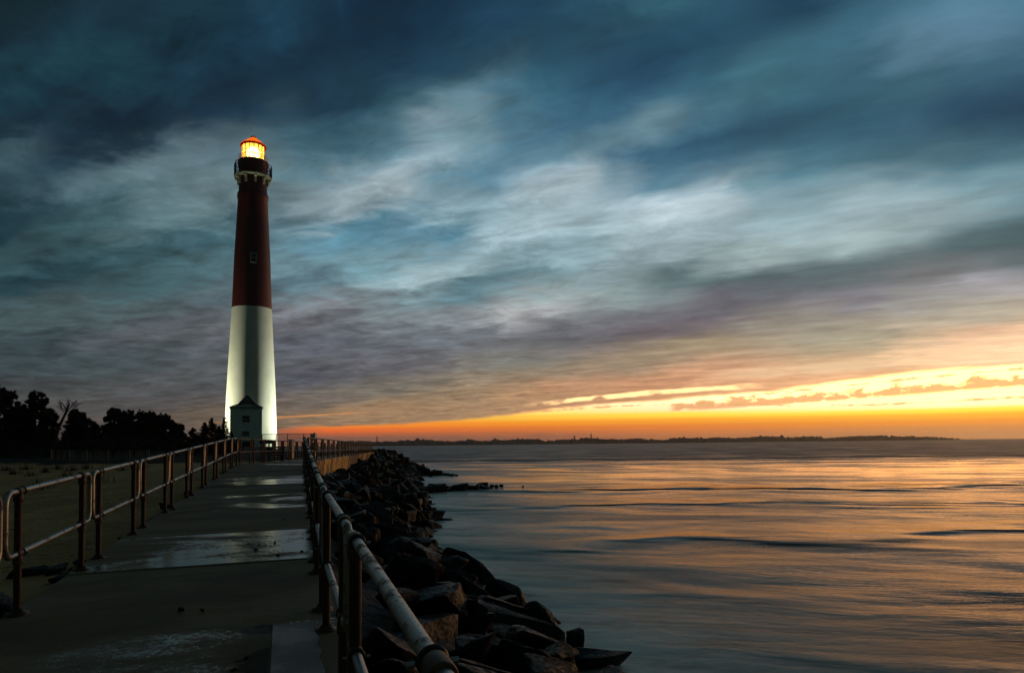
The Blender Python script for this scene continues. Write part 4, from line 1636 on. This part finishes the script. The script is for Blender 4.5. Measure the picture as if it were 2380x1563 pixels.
# ------------------------------------------------------------------ fence, cabinets, sign and bench between rail and lighthouse
FY = 62.0
fx0, fx1 = atY(609, 1030, FY).x, atY(735, 1030, FY).x
fz = atY(660, 1007.5, FY).z
cf = empty('chain_link_fence', (fx0, FY, 2.6))
tag(cf, 'tall chain-link fence with thin posts right of the lighthouse foot', 'fence')
FW, FH = fx1 - fx0, fz - 2.6
for f_ in (0, .26, .47, .77, .90, .965):
    mb = MB()
    mb.tube([(FW * f_, 0, -.3), (FW * f_, 0, FH + (.14 if f_ == .965 else .02))], .04 if f_ < .9 else .05, 8)
    mb.build('post', M['steel'], cf)
mb = MB()
for z_ in (FH, FH * .45):
    mb.tube([(0, 0, z_), (FW * .965, 0, z_)], .022, 6)
mb.build('rail', M['steel'], cf)
mb = MB()
st_ = .11
nx_, nz_ = int(FW * .965 / st_), int(FH / st_)
for i in range(-nz_, nx_):
    for sgn in (0, 1):
        xa, xb = i * st_, i * st_ + FH
        za, zb_ = (0, FH) if sgn == 0 else (FH, 0)
        if xa < 0:
            za, xa = (za + (-xa) * (1 if sgn == 0 else -1)), 0
        if xb > FW * .965:
            zb_, xb = (zb_ - (xb - FW * .965) * (1 if sgn == 0 else -1)), FW * .965
        mb.tube([(xa, .02 * sgn - .01, za), (xb, .02 * sgn - .01, zb_)], .005, 3, cap=False)
mb.build('wire_mesh', M['steel'], cf)


def cabinet(name, px0, px1, py0, py1, Y, matl, label, cat, depth=.6, feet=True):
    x0, x1 = atY(px0, py1, Y).x, atY(px1, py1, Y).x
    z0, z1 = atY(px0, py1, Y).z, atY(px0, py0, Y).z
    o = empty(name, ((x0 + x1) / 2, Y, z0))
    tag(o, label, cat)
    w, h = x1 - x0, z1 - z0
    mb = MB()
    mb.box((0, 0, h / 2), (w, depth, h))
    bd = mb.build('body', matl, o)
    mb = MB()
    mb.box((0, 0, h + .03), (w + .08, depth + .08, .06))
    mb.build('lid', matl, o)
    mb = MB()
    mb.box((0, -depth / 2 - .012, h / 2), (w * .86, .024, h * .88))
    dd = mb.build('door', matl, o)
    mb = MB()
    mb.box((w * .32, -depth / 2 - .045, h * .5), (.04, .04, .16))
    mb.build('handle', M['blackiron'], dd)
    if feet:
        for sx in (-1, 1):
            mb = MB()
            mb.box((sx * w * .36, 0, -(z0 - 2.5) / 2 - .05), (.1, depth * .8, max(.1, z0 - 2.4)))
            mb.build('leg', M['steel'], o)
    return o


cabinet('utility_cabinet', 673, 681, 1022, 1040, 56, M['greybox'], 'grey utility cabinet standing before the chain-link fence', 'cabinet')
cabinet('white_panel_box', 725, 734, 1008, 1022, 60, M['paleenamel'], 'pale raised box at the end of the chain-link fence', 'box', .5)
# interpretive sign on two legs
SY_ = 36.0
sx0, sx1 = atY(605, 1025, SY_).x, atY(631, 1025, SY_).x
sg_ = empty('information_sign', ((sx0 + sx1) / 2, SY_, ground_z((sx0 + sx1) / 2, SY_)), math.atan2(RIGHTV.y, RIGHTV.x))
tag(sg_, 'dark information board on two legs seen against the white tower foot', 'sign')
zz0, zz1 = atY(618, 1030, SY_).z - sg_.location.z, atY(618, 1021.5, SY_).z - sg_.location.z
mb = MB()
mb.box((0, 0, (zz0 + zz1) / 2), ((sx1 - sx0) * 1.03, .09, zz1 - zz0))
pb = mb.build('board', M['signwood'], sg_)
mb = MB()
mb.box((0, -.055, (zz0 + zz1) / 2), ((sx1 - sx0) * .92, .02, (zz1 - zz0) * .8))
mb.build('face', M['blackiron'], pb)
for q in (-.27, .27):
    mb = MB()
    mb.box((q * (sx1 - sx0), .06, zz1 / 2 - .2), (.07, .06, zz1 + .35))
    mb.build('leg', M['signwood'], sg_)
# bench next to it
BY = 38.0
bx = atY(634, 1035, BY).x
bn = empty('bench', (bx, BY, ground_z(bx, BY)), math.atan2(RIGHTV.y, RIGHTV.x))
tag(bn, 'dark low bench beside the information board behind the railing', 'bench')
mb = MB()
for i in range(4):
    mb.box((0, -.18 + i * .12, .45), (1.3, .10, .04))
mb.build('seat', M['signwood'], bn)
mb = MB()
for i in range(3):
    mb.box((0, .28, .62 + i * .13), (1.3, .04, .10))
mb.build('backrest', M['signwood'], bn)
for q in (-.5, .5):
    mb = MB()
    mb.box((q, .02, .20), (.07, .42, .46))
    mb.box((q, .24, .60), (.06, .05, .75))
    mb.build('leg', M['signwood'], bn)

# ------------------------------------------------------------------ trees and scrub
def leaf_quad(mb, c, s, rr):
    u = Vector((rr.uniform(-1, 1), rr.uniform(-1, 1), rr.uniform(-1, 1))).normalized()
    w = u.orthogonal().normalized()
    a = rr.uniform(0, 6.3)
    w = (w * math.cos(a) + u.cross(w) * math.sin(a))
    l_ = s * rr.uniform(.7, 1.5)
    h = s * rr.uniform(.25, .45)
    p_ = Vector(c)
    mb.v += [tuple(p_ - u * l_ * .5), tuple(p_ + w * h * .5), tuple(p_ + u * l_ * .5), tuple(p_ - w * h * .5)]
    o_ = len(mb.v) - 4
    mb.f.append([o_, o_ + 1, o_ + 2, o_ + 3])
    mb.mi.append(0)
    mb.sm.append(False)


def clump(mb, c, r, n, s, rr, flat=.7):
    """a bough of needles: dense ragged core, loose tips"""
    for _ in range(n):
        while True:
            q = Vector((rr.uniform(-1, 1), rr.uniform(-1, 1), rr.uniform(-1, 1)))
            if q.length < 1:
                break
        q = q * (1.12 * q.length ** -.25 if q.length > .01 else 1)
        leaf_quad(mb, (c[0] + q.x * r, c[1] + q.y * r, c[2] + q.z * r * flat), s, rr)
    # opaque heart of the bough
    vs, fs = [], []
    o_ = len(mb.v)
    ph = rr.uniform(0, 9)
    for i in range(5):
        for k in range(8):
            th, al_ = math.pi * (i + .5) / 5, 2 * math.pi * k / 8
            rr_ = r * (.36 + .34 * mnoise.noise(Vector((math.cos(al_) * 1.7 + ph, math.sin(al_) * 1.7, th * 1.5))))
            vs.append((c[0] + rr_ * math.sin(th) * math.cos(al_), c[1] + rr_ * math.sin(th) * math.sin(al_), c[2] + rr_ * flat * math.cos(th)))
    for i in range(4):
        for k in range(8):
            fs.append((i * 8 + k, i * 8 + (k + 1) % 8, (i + 1) * 8 + (k + 1) % 8, (i + 1) * 8 + k))
    fs.append(tuple(range(8)))
    fs.append(tuple(range(32, 40)))
    mb.add(vs, fs)


def pine(name, seed, h, w, kind):
    """unit tree of height h and crown width w"""
    rr = random.Random(seed)
    cr, tr = MB(), MB()
    lean = rr.uniform(-.06, .06)
    top = Vector((lean * h, 0, h))
    tr.tube([(0, 0, -.4), (lean * h * .3, 0, h * .35), (lean * h * .7, .05, h * .7), (top.x, 0, h * .96)], [h * .028, h * .022, h * .014, .02], 7)
    if kind == 'cedar':
        for i in range(13):
            f_ = i / 12
            z = h * (.10 + .88 * f_)
            rad = w / 2 * (1 - f_) ** .8 * rr.uniform(.75, 1.15) + .06
            for k in range(5 if f_ < .7 else 3):
                a = rr.uniform(0, 6.28)
                tip = Vector((math.cos(a) * rad, math.sin(a) * rad, z + rad * .35))
                tr.tube([(lean * z, 0, z), tip], [.03, .008], 4, cap=False)
                for q in (.35, .65, .95):
                    c = Vector((lean * z, 0, z)).lerp(tip, q)
                    clump(cr, c, .10 + rad * .20, 22, .17, rr, .75)
    else:
        n_ = 26 if kind == 'round' else 22
        for i in range(n_):
            f_ = (i + .5) / n_
            z = h * (.10 + .84 * f_)
            prof_ = math.sin(math.pi * min(.93, .30 + f_ * .63)) ** .7
            a = i * 2.4 + rr.uniform(-.5, .5)
            rad = w / 2 * prof_ * rr.uniform(.45, .95)
            c = Vector((math.cos(a) * rad + lean * z, math.sin(a) * rad, z + rr.uniform(-.2, .2)))
            tr.tube([(lean * z * .8, 0, z - rad * .35), tuple(c)], [h * .010, .02], 5, cap=False)
            br = w * rr.uniform(.13, .21) * (1.15 - .45 * f_)
            for q in range(5):
                cc = c + Vector((rr.uniform(-1, 1), rr.uniform(-1, 1), rr.uniform(-.4, .6))) * br * .8
                clump(cr, cc, br * rr.uniform(.40, .75), 85, .26, rr, .9)
            for q in range(7):
                dv = Vector((rr.gauss(0, 1), rr.gauss(0, 1), rr.gauss(.25, .9))).normalized()
                clump(cr, c + dv * br * rr.uniform(.9, 1.5), br * rr.uniform(.16, .30), 26, .24, rr, 1.3)
            clump(cr, c, br * .85, 120, .27, rr, .85)
    return cr, tr


def bare(seed, h, w):
    """wind-leaning tree with a flat fan of naked twigs"""
    rr = random.Random(seed)
    cr, tr = MB(), MB()
    tr.tube([(-.9, 0, -.3), (-.35, 0, h * .35), (.35, 0, h * .62), (.7, 0, h * .78)], [.17, .14, .10, .06], 7)
    def twig(p_, d_, l_, r_, dep):
        q = p_ + d_ * l_
        cr.tube([p_, p_.lerp(q, .5) + Vector((0, 0, .04 * l_)), q], [r_, r_ * .75, r_ * .45], 4, cap=False)
        if dep:
            for k in range(4 if dep > 1 else 3):
                nd = (d_ + Vector((rr.uniform(-.75, .75), rr.uniform(-.7, .7), rr.uniform(-.15, .65)))).normalized()
                twig(p_.lerp(q, rr.uniform(.35, 1.0)), nd, l_ * rr.uniform(.45, .72), r_ * .55, dep - 1)
    for sx in (-.95, -.6, -.25, .15, .5, .85, 1.1):
        st = Vector((.35 + max(0, sx) * .3, 0, h * (.60 + .10 * rr.random())))
        twig(st, Vector((sx, rr.uniform(-.35, .35), .62)).normalized(), w * .30, .035, 3)
    return cr, tr


TREES = [  # px, top, width px, Y, kind, label
    (8, 896, 62, 66, 'round', 'tall black pine at the left edge of the photo'),
    (46, 930, 40, 72, 'round', 'narrower black pine between the two tallest at the left edge'),
    (78, 899, 54, 68, 'round', 'tall black pine with a blunt square top, next to the edge pine'),
    (112, 942, 46, 70, 'tall', 'ragged black pine under the bare leaning tree'),
    (176, 952, 56, 76, 'round', 'low broad black tree right of the bare leaning tree'),
    (212, 975, 34, 78, 'round', 'lowest black tree in the dip of the skyline'),
    (262, 947, 52, 74, 'round', 'black pine with a small knob on top, left of the middle group'),
    (294, 950, 46, 76, 'round', 'black bushy pine in the middle of the group of three'),
    (334, 953, 60, 75, 'round', 'black dome-shaped pine beside the middle group'),
    (384, 963, 62, 77, 'round', 'black sloping pine, last tall one towards the lighthouse'),
    (412, 985, 34, 80, 'round', 'low black tree on the slope towards the small cedars'),
    (448, 994, 32, 82, 'cedar', 'smallest black cedar, left of the pair with pointed tops'),
    (474, 982, 26, 80, 'cedar', 'black cedar with a blunt tip in front of the pointed one'),
    (491, 971, 34, 80, 'cedar', 'black cedar with the highest pointed top among the small cedars'),
    (508, 990, 22, 82, 'cedar', 'thin black cedar between the pointed one and the tower'),
    (522, 970, 22, 84, 'cedar', 'black cedar standing against the bright white tower foot'),
    (536, 1004, 16, 86, 'cedar', 'short black cedar before the corner of the small house'),
]
for i, (px, py, wp, Y, kd, lb) in enumerate(TREES):
    base = atY(px, 1050, Y)
    gz = ground_z(base.x, Y)
    h = atY(px, py, Y).z - gz
    w = wp * SC / F * Y * (1.02 if kd != 'cedar' else 1.15)
    nm = 'cedar_tree' if kd == 'cedar' else 'pine_tree'
    cr, tr = pine(nm, 40 + i, h, w, kd)
    o = empty(nm, (base.x, Y, gz))
    tag(o, lb, 'tree', 'dark trees behind the sand')
    cr.build('crown', M['leaf'], o)
    tr.build('trunk', M['bark'], o)
base = atY(142, 1050, 65)
gz = ground_z(base.x, 65)
h = atY(142, 908, 65).z - gz
cr, tr = bare(5, h, 62 * SC / F * 65)
o = empty('bare_tree', (base.x, 65, gz))
tag(o, 'bare leaning tree with a flat fan of twigs above the pines', 'tree')
cr.build('crown', M['bark'], o)
tr.build('trunk', M['bark'], o)

# undergrowth: shrubs under and before the trees
rr = random.Random(77)
SH = []
for k in range(7):
    mb = MB()
    for j in range(11):
        a, q = rr.uniform(0, 6.28), rr.random() ** .6
        c = (math.cos(a) * q * 1.5, math.sin(a) * q * 1.0, .25 + rr.uniform(0, .9) * (1.1 - q * .8))
        clump(mb, c, rr.uniform(.4, .65), 60, .20, rr, .8)
    f_ = mb.build('foliage', M['leaf'])
    st = MB()
    for j in range(5):
        a = rr.uniform(0, 6.28)
        st.tube([(0, 0, -.2), (math.cos(a) * .5, math.sin(a) * .4, .8)], [.04, .015], 5)
    s_ = st.build('stem', M['bark'])
    SH.append((f_, s_))
shn = 0
for row_y, Y, hh in ((1016, 60, 3.0), (1008, 67, 3.6), (1050, 54, 1.3), (1004, 78, 3.2)):
    x = -40
    while x < 560:
        wpx = rr.uniform(24, 44) if Y < 80 else 30
        b_ = atY(x, 1050, Y)
        xx, yy = b_.x, Y + rr.uniform(-2, 2)
        if not (Y < 62 and x > 470) and not (Y == 54 and x > 150):
            f0, s0_ = SH[shn % 7]
            gz = ground_z(xx, yy)
            top = atY(x, row_y + rr.uniform(-8, 8) + max(0, (x - 330) * .10), yy).z
            H = max(.8, top - gz)
            o = empty('shrub', (xx, yy, gz), rr.uniform(0, 6.28))
            sc = wpx * SC / F * Y / 2.4
            o.scale = (sc, sc, H / 1.5)
            f1 = f0 if shn < 7 else f0.copy()
            s1 = s0_ if shn < 7 else s0_.copy()
            if shn >= 7:
                COL.objects.link(f1)
                COL.objects.link(s1)
            f1.parent = o
            s1.parent = o
            tag(o, 'dark shrub in the thicket below the pines', 'shrub', 'shrubs of the thicket')
            shn += 1
        x += wpx * .72
print('shrubs', shn)

# slatted sand fence before the thicket
sf = empty('sand_fence', (0, 0, 0))
tag(sf, 'pale slatted sand fence sagging in front of the dark thicket', 'fence')
path = [(118, 1063), (160, 1061), (200, 1061.5), (250, 1063), (300, 1065), (345, 1068), (392, 1070)]
P_ = []
for x, y in path:
    q = atY(x, y, 50)
    P_.append(Vector((q.x, q.y, ground_z(q.x, q.y) + .1)))
mb, w_ = MB(), MB()
acc_ = 0
for i in range(len(P_) - 1):
    n_ = int((P_[i + 1] - P_[i]).length / .11)
    for k in range(n_):
        q = P_[i].lerp(P_[i + 1], k / n_)
        if rr.random() < .12:
            continue
        mb.box((q.x, q.y, q.z + .30), (.05, .012, .62 + rr.uniform(-.08, .08)), rr.uniform(-.3, .3))
mb.build('slat_panel', M['fence'], sf)
for hgt in (.25, .6):
    w_.tube([q + Vector((0, .02, hgt)) for q in P_], .008, 4)
w_.build('wire', M['steel'], sf)
for i in range(len(P_)):
    mb = MB()
    mb.tube([P_[i] + Vector((0, .05, -.4)), P_[i] + Vector((0, .05, .7))], .04, 6)
    mb.build('post', M['fence'], sf)

# tufts of beach grass and wrack on the far edge of the sand
TU = []
for k in range(4):
    mb = MB()
    for j in range(70):
        a, q = rr.uniform(0, 6.28), rr.random() * .35
        p_ = Vector((q * math.cos(a) * 1.6, q * math.sin(a), 0))
        d_ = Vector((rr.uniform(-.5, .5), rr.uniform(-.5, .5), 1)).normalized()
        l_ = rr.uniform(.15, .5)
        sdir = Vector((-math.sin(a), math.cos(a), 0)) * .012
        o_ = len(mb.v)
        mb.v += [tuple(p_ - sdir), tuple(p_ + sdir), tuple(p_ + d_ * l_)]
        mb.f.append([o_, o_ + 1, o_ + 2])
        mb.mi.append(0)
        mb.sm.append(False)
    TU.append(mb)
for k, (x, y) in enumerate([(12, 1092), (60, 1090), (105, 1096), (135, 1089), (168, 1093), (200, 1088), (30, 1101), (250, 1090), (285, 1094), (330, 1088), (75, 1108), (150, 1112), (225, 1120), (90, 1135)]):
    q = onz(x, y, 2.35)
    gz = ground_z(q.x, q.y)
    q = onz(x, y, gz)
    o = TU[k % 4].build('grass_tuft', M['leaf'], None, (q.x, q.y, gz - .02))
    o.rotation_euler = (0, 0, k * 1.1)
    tag(o, 'dark tuft of beach grass on the far part of the sand', 'grass tuft', 'grass tufts on the sand')

# ------------------------------------------------------------------ far shore across the inlet
FS = 2100.0
mb = MB()
rr = random.Random(5)
land = MB()
pxs = [780 + k * 3.0 for k in range(int((2258 - 780) / 3.0) + 1)]
lo, hi = [], []
for x in pxs:
    hz = 1032.5 - (x - 870) * (14.5 / 1380)
    p_ = atY(x, hz, FS + (2258 - x) * -.18)
    lo.append(Vector((p_.x, p_.y, -1)))
    hi.append(p_)
vs, fs = [], []
for i, p_ in enumerate(lo):
    tp = min(1, max(.0, (2256 - pxs[i]) / 60))
    vs += [(p_.x, p_.y, -1), (p_.x, p_.y + 12, 1.2 * tp + .1), (p_.x, p_.y + 200, 1.5 * tp - .3), (p_.x, p_.y + 260, -1)]
for i in range(len(lo) - 1):
    for k in range(3):
        fs.append((i * 4 + k, (i + 1) * 4 + k, (i + 1) * 4 + k + 1, i * 4 + k + 1))
land.add(vs, fs)
tag(land.build('shore', M['bank']), kind='structure')
for i in range(len(pxs) - 1):
    for r_ in range(5):
        f_ = rr.random()
        p_ = lo[i].lerp(lo[i + 1], f_) + Vector((0, 20 + r_ * 26 + rr.uniform(0, 14), 0))
        tp = min(1, max(.0, (2256 - pxs[i]) / 120)) ** .6
        big_ = 1 + .5 * mnoise.noise(Vector((pxs[i] * .012, 0, 0))) +   .4 * mnoise.noise(Vector((pxs[i] * .05, 3, 0)))
        H = 12.5 * big_ * rr.uniform(.75, 1.1) * tp
        if H < 1:
            continue
        if rr.random() < .03:
            H *= 1.25
        wd = H * rr.uniform(.35, .6)
        n_ = 7
        base_ = len(mb.v)
        rings = [(0.05, .7), (.3, 1.0), (.6, .85), (.85, .5), (1.0, .08)]
        vs, fs = [], []
        for zf, rf_ in rings:
            for k in range(n_):
                a = 2 * math.pi * k / n_
                q = wd * rf_ * rr.uniform(.7, 1.25)
                vs.append((p_.x + q * math.cos(a), p_.y + q * math.sin(a), 1 + H * zf * rr.uniform(.93, 1.05)))
        for a in range(4):
            for k in range(n_):
                fs.append((a * n_ + k, a * n_ + (k + 1) % n_, (a + 1) * n_ + (k + 1) % n_, (a + 1) * n_ + k))
        mb.add(vs, fs)
tag(mb.build('treeline', M['farleaf']), kind='stuff')
# three trees that stand clear of the far wood
for px, top_, wdt, lb in ((876, 1013, 3.2, 'thin spire-like tree on the far shore just beyond the end of the sea wall'),
                          (1335, 1011, 9, 'faint bushy tree rising from the far wood, left of the taller faint one'),
                          (1374, 1007, 7, 'tallest faint ragged tree rising from the far wood at mid picture')):
    hz = 1032.5 - (px - 870) * (14.5 / 1380)
    p_ = atY(px, hz, 1950)
    H = atY(px, top_, 1950).z
    o = empty('far_tree', (p_.x, 1950, 0))
    tag(o, lb, 'tree', 'clear-standing trees of the far shore')
    tr, cr = MB(), MB()
    tr.tube([(0, 0, 0), (0, 0, H * .9)], [.5, .15], 6)
    W_ = wdt * SC / F * 1950
    for k in range(60):
        z_ = H * rr.uniform(.35, 1)
        q = W_ * .5 * rr.uniform(0, 1) * (1.15 - z_ / H)
        a = rr.uniform(0, 6.28)
        for j in range(6):
            leaf_quad(cr, (q * math.cos(a) + rr.uniform(-1, 1), q * math.sin(a), z_ + rr.uniform(-1, 1)), 2.2, rr)
    cr.build('crown', M['farleaf'], o)
    tr.build('trunk', M['farleaf'], o)

# ------------------------------------------------------------------ the damp evening air
if HAZE > 0:
    hm = bpy.data.materials.new('evening_air')
    hm.use_nodes = True
    b = NB(hm.node_tree)
    pv = b.n('ShaderNodeVolumePrincipled')
    pv.inputs['Color'].default_value = (.92, .90, .88, 1)
    pv.inputs['Density'].default_value = HAZE
    pv.inputs['Anisotropy'].default_value = .7
    o_ = b.n('ShaderNodeOutputMaterial')
    b.link(pv.outputs[0], o_.inputs['Volume'])
    mb = MB()
    mb.box((0, 3300, 30), (13000, 7200, 66))
    tag(mb.build('haze', hm), kind='stuff')
